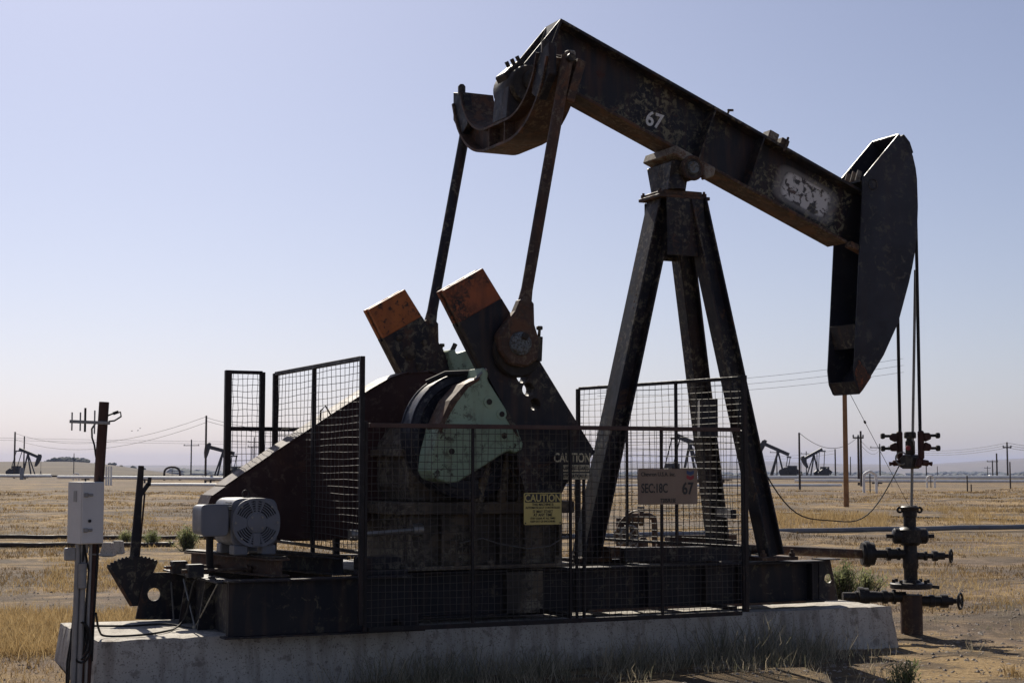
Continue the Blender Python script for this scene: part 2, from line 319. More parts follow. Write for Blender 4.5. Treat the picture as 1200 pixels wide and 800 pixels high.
def blade_mat(name, stops, transl=0.35):
    m, t, bs = mat(name); at = nd(t, 'ShaderNodeAttribute', attribute_name='tint')
    col = ramp(t, at.outputs['Fac'], stops); t.links.new(col, bs.inputs['Base Color']); bs.inputs['Roughness'].default_value = 0.75
    bs.inputs['Specular IOR Level'].default_value = 0.2
    tr = t.nodes.new('ShaderNodeBsdfTranslucent'); t.links.new(col, tr.inputs[0]); ms = t.nodes.new('ShaderNodeMixShader'); ms.inputs[0].default_value = transl
    t.links.new(bs.outputs[0], ms.inputs[1]); t.links.new(tr.outputs[0], ms.inputs[2]); t.links.new(ms.outputs[0], t.nodes['Material Output'].inputs[0]); return m
M['straw'] = blade_mat('straw_blades', [(0.0, (0.075, 0.050, 0.027)), (0.5, (0.31, 0.208, 0.092)), (1.0, (0.54, 0.405, 0.21))])
M['weed'] = blade_mat('weed_blades', [(0.0, (0.115, 0.12, 0.082)), (0.4, (0.225, 0.215, 0.145)), (0.75, (0.38, 0.325, 0.225)), (1.0, (0.58, 0.49, 0.35))])
M['greenbush'] = blade_mat('green_bush_leaves', [(0.0, (0.085, 0.11, 0.05)), (0.5, (0.17, 0.19, 0.085)), (1.0, (0.27, 0.27, 0.13))], 0.5)
M['fartree'] = plain('far_tree_foliage', (0.04, 0.05, 0.035), 0.9, 0, 0.4, 0.1)
M['hill'] = plain('dry_hill_grass', (0.13, 0.105, 0.08), 0.95, 0, 0.3, 0.004)

# ------------------------------------------------------------------ ground
CAMXY = Vector((CAM.x, CAM.y))
def uu(x, y):
    """bearing of a ground point from the viewpoint, degrees right of the view axis"""
    dx, dy = x - CAM.x, y - CAM.y
    return math.degrees(math.atan2(dx * RGT.x + dy * RGT.y, dx * FWD.x + dy * FWD.y))
def gz(x, y):
    d = math.hypot(x - CAM.x, y - CAM.y)
    h = 0.09 * sstep(-0.6, 0.9, y) if d < 60 else 0.09
    n = noise.noise(Vector((x * 0.5, y * 0.5, 0.3))) * 0.035 + noise.noise(Vector((x * 1.7, y * 1.7, 4.0))) * 0.015
    k = sstep(16, 45, d)
    n += k * (noise.noise(Vector((x * 0.11, y * 0.11, 9.0))) * 0.16 + max(0, noise.noise(Vector((x * 0.25, y * 0.25, 2.0))) - 0.25) * 0.55)
    h += n * (1 - 0.9 * sstep(90, 150, d))
    if d > 180:
        a = uu(x, y); side = sstep(-15.5, -9, a) if abs(a) < 90 else 1
        h -= 16 * sstep(200, 2200, d) * side
        h += 7.5 * sstep(300, 1500, d) * (1 - side)
        h += noise.noise(Vector((x * 0.004, y * 0.004, 1.0))) * 1.2 * sstep(600, 2000, d)
    return h
def make_ground():
    radii = [0.0, 1.2]
    while radii[-1] < 9000: radii.append(radii[-1] * 1.034 + 0.01)
    angs = list(np.linspace(-24, 24, 231)) + list(np.linspace(24, 336, 118))[1:-1]
    vs = [(CAM.x, CAM.y, gz(CAM.x, CAM.y))]; n = len(angs)
    for r_ in radii[1:]:
        for a in angs:
            b = R(a); x = CAM.x + r_ * (FWD.x * math.cos(b) + RGT.x * math.sin(b)); y = CAM.y + r_ * (FWD.y * math.cos(b) + RGT.y * math.sin(b))
            vs.append((x, y, gz(x, y)))
    fs = [(0, 1 + (i + 1) % n, 1 + i) for i in range(n)]
    for j in range(len(radii) - 2):
        b = 1 + j * n
        fs += [(b + i, b + (i + 1) % n, b + n + (i + 1) % n, b + n + i) for i in range(n)]
    me = bpy.data.meshes.new('ground'); me.from_pydata(vs, [], fs); me.materials.append(M['ground'])
    me.polygons.foreach_set('use_smooth', [True] * len(me.polygons))
    bm = bmesh.new(); bm.from_mesh(me); bmesh.ops.recalc_face_normals(bm, faces=bm.faces); bm.to_mesh(me); bm.free()
    if me.polygons[len(me.polygons) // 2].normal.z < 0: me.flip_normals()
    o = bpy.data.objects.new('ground', me); COL.objects.link(o); o['kind'] = 'structure'
make_ground()
def on(u, d, dz=0):
    p = far(u, d); return Vector((p.x, p.y, gz(p.x, p.y) + dz))

# distant hills
def hill_range(name, d, prof, depth, base):
    mb = MB(); us = np.linspace(prof[0][0], prof[-1][0], 160)
    px = [p[0] for p in prof]; py = [p[1] for p in prof]; rows = 9; vs = []
    for u in us:
        top = 1.6 + (HOR - np.interp(u, px, py)) * d / FPX
        for k in range(rows):
            s_ = k / (rows - 1); dd = d - depth * 0.5 * (1 - s_ * 1.0) if k < rows else d
            hh = base + (top - base) * (math.sin(s_ * math.pi / 2) ** 1.3)
            hh += noise.noise(Vector((u * 0.03, s_ * 4, d * 0.01))) * (top - base) * 0.10 * math.sin(s_ * math.pi)
            hh += noise.noise(Vector((u * 0.06, 0.3, d * 0.01))) * (top - base) * 0.03
            p = far(u, dd, hh); vs.append(p)
        vs.append(far(u, d + depth * 0.6, base))
    n = rows + 1
    fs = [(i * n + k, (i + 1) * n + k, (i + 1) * n + k + 1, i * n + k + 1) for i in range(len(us) - 1) for k in range(n - 1)]
    mb.add(vs, fs); o = mb.build(name, M['hill'], smooth=80); o['kind'] = 'structure'
hill_range('far_hills', 6800, [(-400, 543), (180, 545), (420, 544.5), (700, 543), (860, 541), (905, 540), (960, 543), (1040, 544), (1090, 543.5), (1130, 541), (1170, 538), (1210, 536), (1400, 530), (1800, 535)], 1800, -20)
hill_range('near_hills', 5200, [(-300, 548), (200, 547.5), (500, 547), (900, 546), (1010, 547), (1060, 546), (1120, 543.5), (1165, 540), (1205, 538.5), (1400, 534), (1700, 537)], 1200, -20)

# ------------------------------------------------------------------ concrete pad
def make_pad():
    L, W, T = 7.03, 0.76, 0.38
    bm = bmesh.new(); nx, ny, nzz = 90, 22, 6
    def pt(x, y, z):
        b = (T - z) * 0.12
        x2 = x + (-b if x < 0.01 else (b if x > L - 0.01 else 0)); y2 = y + (-b if y < -W + 0.01 else (b if y > W - 0.01 else 0))
        p = Vector((x2, y2, z)); e = 0
        ed = (z > T - 0.005) + (x < 0.005 or x > L - 0.005) + (abs(y) > W - 0.005)
        n = noise.noise(p * 3.1) * 0.006 + noise.noise(p * 11) * 0.004
        if ed >= 2:
            c = max(0, noise.noise(p * 7.3 + Vector((5, 1, 2))) - 0.15) * (0.05 if z > T - .005 else 0.015) + 0.005
            p += (Vector((L / 2, 0, 0.1)) - p).normalized() * 0 + Vector((math.copysign(c, L / 2 - x) if (x < 0.005 or x > L - .005) else 0, -math.copysign(c, y) if abs(y) > W - .005 else 0, -c if z > T - .005 else 0))
        return p + Vector((0, math.copysign(n, y) if abs(y) > W - .005 else 0, n if z > T - .005 else 0))
    def sheet(f, a, b):
        g = [[bm.verts.new(f(i / a, j / b)) for j in range(b + 1)] for i in range(a + 1)]
        for i in range(a):
            for j in range(b): bm.faces.new((g[i][j], g[i + 1][j], g[i + 1][j + 1], g[i][j + 1]))
    z0 = -0.25
    sheet(lambda s, t: pt(s * L, -W + 2 * W * t, T), nx, ny)
    for y in (-W, W): sheet(lambda s, t: pt(s * L, y, z0 + (T - z0) * t), nx, nzz)
    for x in (0, L): sheet(lambda s, t: pt(x, -W + 2 * W * s, z0 + (T - z0) * t), ny, nzz)
    bmesh.ops.remove_doubles(bm, verts=bm.verts, dist=0.0005); bmesh.ops.recalc_face_normals(bm, faces=bm.faces)
    me = bpy.data.meshes.new('concrete_pad'); bm.to_mesh(me); bm.free(); me.materials.append(M['concrete'])
    me.polygons.foreach_set('use_smooth', [True] * len(me.polygons)); me.set_sharp_from_angle(angle=R(50))
    o = bpy.data.objects.new('concrete_pad', me); COL.objects.link(o)
    tag(o, 'long weathered concrete foundation slab under the big pumpjack', 'concrete pad')
make_pad()

# ------------------------------------------------------------------ main pumpjack
PJ = thing('pumpjack', 'large dark navy pumpjack numbered 67 with orange-tipped cranks on concrete slab', 'pumpjack', (3.5, 0, 0.38))
PAX = Vector((0.9294, 0, -0.3690)); PUP = Vector((0.3690, 0, 0.9294)); BEAM_ANG = math.atan2(0.3690, 0.9294)
BT = Vector((4.05, 0, 5.524)); BD = 0.56
PATCH = Vector((6.70, -0.012, 4.185)) - ORG['pumpjack']
M['web'] = web_mat()

# skid -------------------------------------------------------------
for s in (-1, 1):
    y = 0.5 * s
    mb = MB().ibeam((2.36, y, 0.6025), (6.42, y, 0.6025), 0.365, 0.20, 0.018, 0.014)
    for x in (3.95, 4.62, 5.2, 5.55, 6.30): mb.bb(x - .008, x + .008, y - 0.09, y + 0.09, 0.4385, 0.7665)
    b = mb.build('skid_beam', M['skid'], PJ, 0.003)
    MB().prism([(6.421, 0.42), (6.63, 0.42), (6.55, 0.785), (6.421, 0.785)], y - 0.012, y + 0.012, [circ(6.525, 0.62, 0.042)]).build('lifting_plate', M['navy'], b, 0.002)
    MB().bb(6.421, 6.60, y - 0.09, y + 0.09, 0.787, 0.797).build('lifting_flange', M['navy'], b)
for x in (2.9, 3.6, 4.3, 5.0, 5.9): MB().bb(x - .05, x + .05, -0.488, 0.488, 0.45, 0.75).build('cross_member', M['navy'], PJ, 0.003)
MB().bb(4.02, 6.2, -0.62, -0.595, 0.42, 0.44).build('shim_strip', M['rusty'], PJ)
# motor base: wide box frame at the rear
Yb = 0.93
for s in (-1, 1):
    y = Yb * s
    mb = MB().prism([(0.90, 0.385), (2.40, 0.385), (2.31, 0.775), (0.90, 0.775)], y - 0.012, y + 0.012)
    mb.tube([(0.93, y - s * .03, 0.39), (0.93, y - s * .03, 0.77)], 0.035, 10)
    b = mb.build('motor_base_side', M['skid'], PJ, 0.003)
    MB().bb(0.86, 2.42, y - 0.07, y + 0.07, 0.372, 0.385).build('bottom_flange', M['navy'], b)
    MB().bb(0.88, 2.32, y - 0.075, y + 0.075, 0.776, 0.792).build('top_flange', M['navy'], b, 0.002)
    MB().bb(1.62, 1.66, y - s * 0.014 - 0.05 * s, y - s * 0.013, 0.386, 0.774).build('stiffener', M['navy'], b)
MB().bb(0.95, 0.97, -0.915, 0.915, 0.386, 0.76).build('motor_base_end', M['navy'], PJ, 0.003)
MB().bb(0.84, 1.02, -0.85, 0.85, 0.761, 0.775).build('end_flange', M['navy'], PJ, 0.002)
for y in (-0.36, 0.22): MB().prism([(0.949, 0.386), (0.82, 0.386), (0.88, 0.76), (0.949, 0.76)], y - .01, y + .01).build('end_gusset', M['navy'], PJ, 0.002)
for p0, p1 in (((0.85, 0.19, 0.735), (0.84, -0.23, 0.395)), ((0.84, -0.23, 0.395), (0.85, -0.84, 0.77)), ((0.85, 0.62, 0.74), (0.84, 0.45, 0.395))):
    MB().cyl(p0, p1, 0.007, n=6).build('lit_edge_rod', M['steel'], PJ)  # thin bright rods standing in for the sunlit edges of the gusset plates
MB().lathe([(0.0, 0), (0.02, 0), (0.02, 0.02), (0, 0.02)], (0.84, -0.23, 0.386)).build('anchor_nut', M['steel'], PJ)
MB().prism([(0.70, 0.765), (0.62, 0.70), (0.59, 0.53), (0.565, 0.40), (0.78, 0.386), (0.949, 0.386), (0.949, 0.765)], 0.588, 0.612, [circ(0.71, 0.592, 0.052)]).build('brake_plate', M['navy'], PJ, 0.002)
# brake quadrant + lever
def arcpts(cx, cz, r, a0, a1, n): return [(cx + r * math.cos(R(a0 + (a1 - a0) * i / n)), cz + r * math.sin(R(a0 + (a1 - a0) * i / n))) for i in range(n + 1)]
q = [(0.60, 0.50), (0.52, 0.50)]
teeth = []
for i in range(29):
    a = 62 + 64 * i / 28; r_ = 0.385 + (0.016 if i % 2 else 0)
    teeth.append((0.565 + r_ * math.cos(R(a)), 0.505 + r_ * math.sin(R(a))))
qd = MB().prism(teeth + [(0.53, 0.50), (0.60, 0.50)], 0.632, 0.650).build('brake_quadrant', M['navy'], PJ, 0.001)
MB().prism([(0.352, 0.79), (0.374, 0.80), (0.545, 0.51), (0.525, 0.50)], 0.622, 0.631).build('quadrant_rim', M['rusty'], qd)
lv = MB().bar((0.555, 0.70, 0.62), (0.612, 0.70, 1.625), 0.03, 0.085, (1, 0, 0), 0.02, 0.045).build('brake_lever', M['navy'], PJ, 0.003)
MB().bar((0.60, 0.70, 1.37), (0.675, 0.70, 1.48), 0.02, 0.035, (1, 0, 0)).bar((0.676, 0.70, 1.46), (0.684, 0.70, 1.53), 0.02, 0.03, (1, 0, 0)).build('lever_grip', M['navy'], lv, 0.003)
MB().cyl((0.645, 0.70, 1.40), (0.605, 0.70, 0.86), 0.008, n=6).build('latch_rod', M['rusty'], lv)
# motor rails and cross sleepers
for i, x in enumerate((1.02, 1.50)):
    mb = MB().ibeam((x + 0.33, -0.78, 0.86), (x, 0.62, 0.86), 0.135, 0.14, 0.014, 0.012)
    mb.build('motor_rail', M['rusty' if i == 0 else 'navy'], PJ, 0.002)
    MB().bar((x + 0.33, -0.74, 0.936), (x, 0.62, 0.936), 0.12, 0.014).build('slide_plate', M['greasy'], PJ, 0.002)
for y in (-0.35, 0.15):
    mb = MB().cyl((0.70, y, 0.83), (1.30, y, 0.83), 0.016, n=8); mb.lathe([(0.0, 0), (0.035, 0), (0.035, 0.03), (0, .03)], (1.20, y, 0.83), (1, 0, 0), 10)
    mb.build('adjusting_screw', M['rusty'], PJ)
    MB().bb(0.74, 0.86, y - 0.05, y + 0.05, 0.78, 0.88).build('screw_block', M['navy'], PJ, 0.006)
MB().bb(1.9, 2.34, -0.84, 0.84, 0.793, 0.83).build('deck_plate', M['navy'], PJ, 0.003)
MB().bb(1.98, 2.30, -0.80, -0.60, 0.831, 0.92).build('deck_sleeper', M['navy'], PJ, 0.004)

# gearbox and its pedestal ------------------------------------------
mb = MB().bb(2.45, 3.86, -0.48, 0.48, 0.79, 1.235)
gp = mb.build('gearbox_pedestal', M['grimy'], PJ, 0.006)
for x in (2.47, 2.75, 3.02, 3.26, 3.5, 3.8): MB().bb(x - .012, x + .012, -0.56, -0.481, 0.80, 1.23).build('pedestal_rib', M['grimy'], gp, 0.002)
MB().bb(3.3, 3.62, -0.60, -0.5, 0.42, 0.79).build('oil_streaked_plate', M['grimy'], gp, 0.004)
MB().bb(2.36, 3.92, -0.58, 0.58, 1.236, 1.335).build('pedestal_top_plate', M['grimy'], gp, 0.006)
MB().bb(2.38, 3.90, -0.63, 0.63, 0.798, 0.83).build('pedestal_foot', M['grimy'], gp, 0.004)
for x in (2.55, 2.85, 3.15, 3.45, 3.75):
    MB().lathe([(0.0, 0), (0.026, 0), (0.026, 0.03), (0.015, 0.032), (0.015, 0.06), (0, .06)], (x, -0.60, 0.831), n=8).build('anchor_bolt', M['grimy'], gp)
poly = [(2.55, 1.336), (3.86, 1.336), (3.95, 1.5), (3.95, 1.95), (3.82, 2.15), (3.5, 2.22), (3.2, 2.10), (2.9, 2.02), (2.62, 1.98), (2.5, 1.8), (2.5, 1.45)]
gb = MB().prism(poly, -0.42, 0.42).build('gearbox', M['grimy'], PJ, 0.012)
MB().bb(2.44, 4.0, -0.44, 0.47, 1.70, 1.76).build('case_flange', M['grimy'], gb, 0.004)
for x in (2.7, 3.0, 3.3): MB().bb(x - .015, x + .015, -0.46, -0.421, 1.34, 1.69).build('case_rib', M['grimy'], gb)
for (x, z, r_) in ((3.52, 1.73, 0.24), (2.97, 1.72, 0.17)):
    MB().lathe([(r_, 0), (r_, 0.05), (r_ * .8, 0.08), (0, 0.08)], (x, -0.42, z), (0, -1, 0), 24).build('bearing_cap', M['grimy'], gb, 0, 40)
MB().lathe([(0.13, -0.90), (0.13, 0.90)], (3.52, 0, 1.73), (0, 1, 0), 24).build('crankshaft', M['grimy'], gb, 0.006, 40)
# hoses/drips in front of gear case
for x, dx in ((3.18, -.10), (3.32, -.05), (3.42, .02)):
    MB().tube([(x, -0.52, 1.85), (x + dx * .4, -0.60, 1.68), (x + dx, -0.60, 1.5), (x + dx * 1.2, -0.56, 1.34)], [0.03, 0.035, 0.04, 0.045], 8).build('oil_crusted_hose', M['grimy'], gb, 0, 60)
# brake drum on the input shaft
dc = (2.95, -0.40, 1.865)
dr = MB().lathe([(0.0, 0), (0.47, 0), (0.50, 0.01), (0.50, 0.20), (0.485, 0.215), (0.44, 0.22), (0.43, 0.205), (0.36, 0.20), (0.35, 0.225), (0.30, 0.23), (0.28, 0.205), (0, .205)], dc, (0, -1, 0), 56).build('brake_drum', M['drum'], PJ, 0, 35)
MB().torus((2.95, -0.41, 1.865), (0, 1, 0), 0.50, 0.012, 56, 6).torus((2.95, -0.60, 1.865), (0, 1, 0), 0.50, 0.010, 56, 6).build('drum_rib', M['drum'], dr, 0, 50)
MB().tube([(2.62, -0.52, 2.29), (2.75, -0.60, 2.36), (2.95, -0.66, 2.37), (3.05, -0.66, 2.33)], 0.022, 8).build('brake_cable', M['rubber'], dr, 0, 60)
MB().tube([(2.52, -0.60, 1.12), (2.2, -0.62, 1.10), (1.98, -0.62, 1.09)], 0.02, 8).lathe([(0.0, 0), (0.045, 0), (0.045, 0.06), (0, .06)], (2.0, -0.62, 1.09), (-1, 0, 0), 10).lathe([(0.0, 0), (0.05, 0), (0.05, 0.08), (0, .08)], (2.55, -0.60, 1.12), (-1, 0, 0), 10).build('drain_pipe', M['steel'], PJ, 0, 40)
MB().tube([(2.86, -0.64, 1.01), (3.06, -0.64, 1.045), (3.2, -0.64, 1.0), (3.45, -0.66, 0.955), (3.65, -0.66, 0.97), (3.82, -0.66, 1.06)], 0.006, 6).build('grease_line', M['steel'], PJ, 0, 60)

# belt guard --------------------------------------------------------
top = [(1.06, 1.30), (1.09, 1.38), (1.20, 1.455), (1.6, 1.72), (2.1, 2.045), (2.45, 2.265), (2.62, 2.36), (2.78, 2.41), (2.95, 2.425), (3.12, 2.39), (3.26, 2.30), (3.36, 2.16), (3.40, 2.0), (3.37, 1.85), (3.28, 1.72)]
bot = [(2.98, 1.66), (2.86, 1.60), (2.60, 1.36), (2.30, 1.03), (1.66, 1.03), (1.25, 1.12), (1.1, 1.2)]
bgd = MB().prism(top + bot, 0.28, 0.30).prism(top + bot, 0.56, 0.58).build('belt_guard', M['maroon'], PJ, 0.002)
mb = MB()
pl = top
for i in range(len(pl) - 1):
    (x0, z0), (x1, z1) = pl[i], pl[i + 1]
    mb.add([(x0, 0.262, z0 + .006), (x1, 0.262, z1 + .006), (x1, 0.598, z1 + .006), (x0, 0.598, z0 + .006)], [(0, 1, 2, 3)])
ob = mb.build('guard_rim', M['maroon'], bgd)
sm_ = ob.modifiers.new('thick', 'SOLIDIFY'); sm_.thickness = 0.008; sm_.offset = 1
mb = MB()
for i in range(len(bot) - 1):
    (x0, z0), (x1, z1) = bot[i], bot[i + 1]
    mb.add([(x0, 0.27, z0 - .004), (x1, 0.27, z1 - .004), (x1, 0.59, z1 - .004), (x0, 0.59, z0 - .004)], [(0, 1, 2, 3)])
ob = mb.build('guard_bottom', M['maroon'], bgd); sm_ = ob.modifiers.new('thick', 'SOLIDIFY'); sm_.thickness = 0.008
MB().tube([(2.0, 0.29, 2.0), (1.99, 0.25, 2.08), (2.03, 0.25, 2.12), (2.08, 0.25, 2.04), (2.12, 0.29, 2.06)], 0.008, 6).build('guard_hook', M['rusty'], bgd)
for x in (1.35, 2.2): MB().bar((x, 0.44, 0.80), (x, 0.44, 1.10), 0.05, 0.05).build('guard_leg', M['navy'], bgd)

# cranks ------------------------------------------------------------
tipL, tipR = Vector((2.597, 2.993)), Vector((2.934, 3.186))
crank_poly = [(2.597, 2.993), (2.928, 2.406), (3.215, 1.945), (3.24, 1.62), (3.33, 1.36), (3.52, 1.33), (3.937, 1.735), (2.934, 3.186)]
def along(p, d): return (p[0] + d * 0.5694, p[1] - d * 0.8221)
oc = 0.285
tip_poly = [tuple(tipL), along((2.597 - 0.012, 2.993), oc * 0.0), (2.597 + (2.928 - 2.597) * oc / 0.674, 2.993 - (2.993 - 2.406) * oc / 0.674), along(tuple(tipR), oc), tuple(tipR)]
tip_poly = [tuple(tipL), tip_poly[2], tip_poly[3], tuple(tipR)]
arm_poly = [tip_poly[1]] + crank_poly[1:7] + [tip_poly[2]]
def inset(poly, k):
    c = Vector((sum(p[0] for p in poly) / len(poly), sum(p[1] for p in poly) / len(poly)))
    return [tuple(c + (Vector(p) - c) * k) for p in poly]
holes = [circ(3.285, 2.335, 0.055), circ(3.335, 2.232, 0.055), circ(3.392, 2.115, 0.05)]
for s in (-1, 1):
    yo, ym0, ym1, yi = 0.92 * s, 0.865 * s, 0.815 * s, 0.76 * s
    cr = MB().prism(arm_poly, yo, ym0, holes).prism(arm_poly, ym1, yi, holes).build('crank_arm', M['navy_worn'], PJ, 0.004)
    MB().prism(inset(arm_poly, 0.965), ym0, ym1, holes).build('crank_core', M['greasy'], cr)
    tp = MB().prism(tip_poly, yo, ym0).prism(tip_poly, ym1, yi).build('crank_tip', M['orange_worn' if s < 0 else 'orange'], cr, 0.004)
    MB().prism([(a[0] + .012, a[1] - .012) for a in inset(tip_poly, 0.96)], ym0, ym1).build('tip_core', M['greasy'], tp)
    for k in range(2):
        p = tipL + (tipR - tipL) * (0.33 + 0.36 * k) + Vector((0.5694, -0.8221)) * 0.004
        MB().box((p.x, 0.84 * s, p.y), (0.06, 0.05, 0.012), Matrix.Rotation(-R(30), 3, 'Y')).build('tip_slot', M['greasy'], tp)
    if s > 0: MB().lathe([(0.19, 0), (0.185, 0.02), (0.14, 0.035), (0.10, 0.035), (0.10, 0.05), (0, 0.05)], (3.52, yo - 0.001 * s if s > 0 else yo, 1.73), (0, s, 0), 28).build('crank_hub', M['greasy'], cr, 0, 40)
    if s > 0:
        for (x, z, r_) in ((2.98, 2.62, 0.05), (3.08, 2.50, 0.03), (2.88, 2.75, 0.022), (3.12, 2.72, 0.02)):
            MB().lathe([(r_ * 1.3, 0), (r_ * 1.3, 0.01), (r_, 0.012), (r_, 0.02), (0, 0.02)], (x, yi, z), (0, -1, 0), 12).build('inner_boss', M['greasy'], cr, 0, 40)
    # green counterweight
    cw = [(2.925, 2.40), (2.975, 2.36), (2.965, 2.30), (3.215, 1.945), (3.275, 1.80), (3.27, 1.755), (3.22, 1.72), (3.15, 1.745), (2.72, 1.50), (2.64, 1.487), (2.52, 1.52), (2.485, 1.585), (2.50, 1.72), (2.555, 1.92), (2.66, 2.12), (2.78, 2.245), (2.90, 2.30)]
    ybk = 0.66 * s
    if s < 0:
        g = MB().prism(cw, -0.945, -0.665).build('counterweight', M['green'], PJ, 0.012)
        for (x, z, r_) in ((2.975, 2.125, 0.024), (3.085, 2.03, 0.022), (3.105, 1.86, 0.024), (2.655, 1.735, 0.024)):
            MB().lathe([(r_ * 1.9, 0), (r_ * 1.9, 0.006), (r_ * 1.5, 0.007), (0, 0.007)], (x, -0.946, z), (0, -1, 0), 16).build('bolt_boss', M['green'], g, 0, 40)
            MB().lathe([(r_, 0), (r_, 0.005), (0, 0.005)], (x, -0.953, z), (0, -1, 0), 12).build('bolt_hole', M['greasy'], g, 0, 40)
        MB().prism([(2.565, 1.86), (2.545, 1.93), (2.645, 2.13), (2.772, 2.262), (2.90, 2.32), (2.897, 2.298), (2.80, 2.235), (2.70, 2.115), (2.61, 1.97)], -0.952, -0.70).build('worn_rim', M['rusty'], g, 0.006)
        MB().cyl((2.92, -0.88, 2.30), (2.985, -0.88, 2.38), 0.025, n=8).cyl((2.86, -0.93, 2.30), (2.96, -0.93, 2.385), 0.012, n=8).build('clamp_bolt', M['steel'], g, 0, 40)
        MB().prism([(3.11, 2.02), (3.215, 1.86), (3.235, 1.85), (3.20, 1.95), (3.13, 2.07)], -0.952, -0.946).build('step_edge', M['greasy'], g)
    else:
        gf = [(3.315, 2.65), (3.38, 2.665), (3.395, 2.62), (3.52, 2.66), (3.80, 2.25), (3.75, 1.95), (3.5, 2.0)]
        g = MB().prism(gf, 0.67, 0.95).build('counterweight', M['green'], PJ, 0.012)
        MB().cyl((3.35, 0.70, 2.62), (3.395, 0.70, 2.71), 0.022, n=8).build('clamp_bolt', M['greasy'], g, 0, 40)
        MB().lathe([(0.045, 0), (0.045, 0.006), (0.03, 0.007), (0, 0.007)], (3.50, 0.669, 2.50), (0, -1, 0), 16).lathe([(0.022, 0.007), (0.022, 0.015), (0, 0.015)], (3.50, 0.669, 2.50), (0, -1, 0), 10).build('bolt_boss', M['green'], g, 0, 40)

# pitmans -----------------------------------------------------------
WP = Vector((3.205, 0, 2.585)); EQ = Vector((3.655, 0, 4.93))
for s in (-1, 1):
    y = 0.985 * s; w0 = V(WP.x, y, WP.z); e0 = V(EQ.x, y, EQ.z); a = (e0 - w0).normalized(); side = V(a.z, 0, -a.x)
    p = MB().tube([w0 + a * 0.30, w0 + a * 0.45, w0 + a * 2.05, e0 + a * 0.03], [0.062, 0.048, 0.048, 0.052], 14).build('pitman_arm', M['rusty' if s < 0 else 'navy'], PJ, 0, 50)
    # forked foot with bearing housing
    fk = [w0 + side * -0.06 + a * 0.36, w0 + side * 0.06 + a * 0.36, w0 + side * 0.10 + a * 0.18, w0 + side * 0.175 + a * 0.05, w0 + side * 0.185 - a * 0.08, w0 + side * 0.10 - a * 0.17, w0 - side * 0.05 - a * 0.18, w0 - side * 0.16 - a * 0.09, w0 - side * 0.20 + a * 0.03, w0 - side * 0.14 + a * 0.15, w0 - side * 0.085 + a * 0.25]
    MB().prism([(v.x, v.z) for v in fk], y - 0.055, y + 0.05).build('bearing_housing', M['rusty'], p, 0.018)
    MB().lathe([(0.205, -0.03), (0.215, 0.0), (0.20, 0.03)], (w0.x + .015, y - 0.0 + 0.035 * -s, w0.z - .05), (0, s, 0), 28).build('housing_ring', M['greasy'], p, 0, 40)
    MB().lathe([(0.0, -0.12), (0.096, -0.12), (0.096, 0.066), (0.088, 0.08), (0.06, 0.09), (0.03, 0.092), (0, 0.092)], (w0.x, y, w0.z), (0, s, 0), 24).build('wrist_pin', M['pinsteel'], p, 0, 40)
    MB().box((w0.x + .02, y + s * .105, w0.z + .055), (0.05, 0.03, 0.05), Matrix.Rotation(0.5, 3, 'Y')).build('pin_nut', M['greasy'], p, 0.006)
    mb = MB().bar(w0 + side * 0.175 + V(0, s * 0.02, -0.10), w0 + side * 0.185 + V(0, s * .02, 0.10), 0.05, 0.05); mb.cyl(w0 + side * 0.185 + V(0, s * .02, 0.1), w0 + side * 0.19 + V(0, s * .02, 0.16), 0.013, n=8); mb.cyl(w0 + side * 0.19 + V(0, s * .02, 0.155), w0 + side * 0.19 + V(0, s * .02, 0.185), 0.028, n=6)
    mb.build('clamp_lug', M['greasy'], p, 0.006)
    # upper end: pin, side plate
    MB().cyl(e0 + V(0, -0.09, 0), e0 + V(0, 0.09, 0), 0.035, n=12).build('equalizer_pin', M['greasy'], p, 0.004, 50)
    MB().tube([e0 + V(0.03, 0, 0.03), e0 + V(0.03, 0, 0.075)], 0.045, 10).build('pin_cap', M['pale_bracket'], p, 0.01, 50)
    MB().prism([(EQ.x + .09, EQ.z + .02), (EQ.x + .165, EQ.z - .01), (EQ.x + .05, EQ.z - .36), (EQ.x - .02, EQ.z - .33)], y - .03, y + .03).build('end_strap', M['rusty'], p, 0.004)

# equalizer: curved I-section saddle slung across the back of the beam
pth = []
for i in range(33):
    t_ = -1 + 2 * i / 32; yy = 0.965 * t_; k = max(0, (abs(t_) - 0.22) / 0.78)
    pth.append((yy, 4.385 + 0.56 * (1 - math.sqrt(max(0, 1 - min(1, k) ** 2 * 0.93))) / (1 - math.sqrt(0.07))))
def ribbon(off0, off1, x0, x1):
    """closed bar following the saddle curve between two normal offsets and two x values"""
    n = len(pth); vs = []
    for i, (yy, zz) in enumerate(pth):
        a_ = Vector(pth[max(0, i - 1)]); b_ = Vector(pth[min(n - 1, i + 1)]); tg = (b_ - a_).normalized(); nn = Vector((-tg.y, tg.x))
        for (x, o_) in ((x0, off0), (x1, off0), (x1, off1), (x0, off1)): vs.append((x, yy + nn.x * o_, zz + nn.y * o_))
    fs = [(i * 4 + k, i * 4 + (k + 1) % 4, (i + 1) * 4 + (k + 1) % 4, (i + 1) * 4 + k) for i in range(n - 1) for k in range(4)] + [(0, 1, 2, 3), ((n - 1) * 4, (n - 1) * 4 + 1, (n - 1) * 4 + 2, (n - 1) * 4 + 3)]
    return vs, fs
mb = MB(); mb.add(*ribbon(-0.012, 0.012, 3.47, 3.80)); mb.add(*ribbon(0.18, 0.20, 3.47, 3.80)); mb.add(*ribbon(0.013, 0.179, 3.575, 3.595))
eq = mb.build('equalizer', M['rusty'], PJ, 0, 30)
for yy in (-0.16, 0.16): MB().bb(3.475, 3.574, yy - .008, yy + .008, 4.40, 4.56).build('stiffener', M['rusty'], eq)
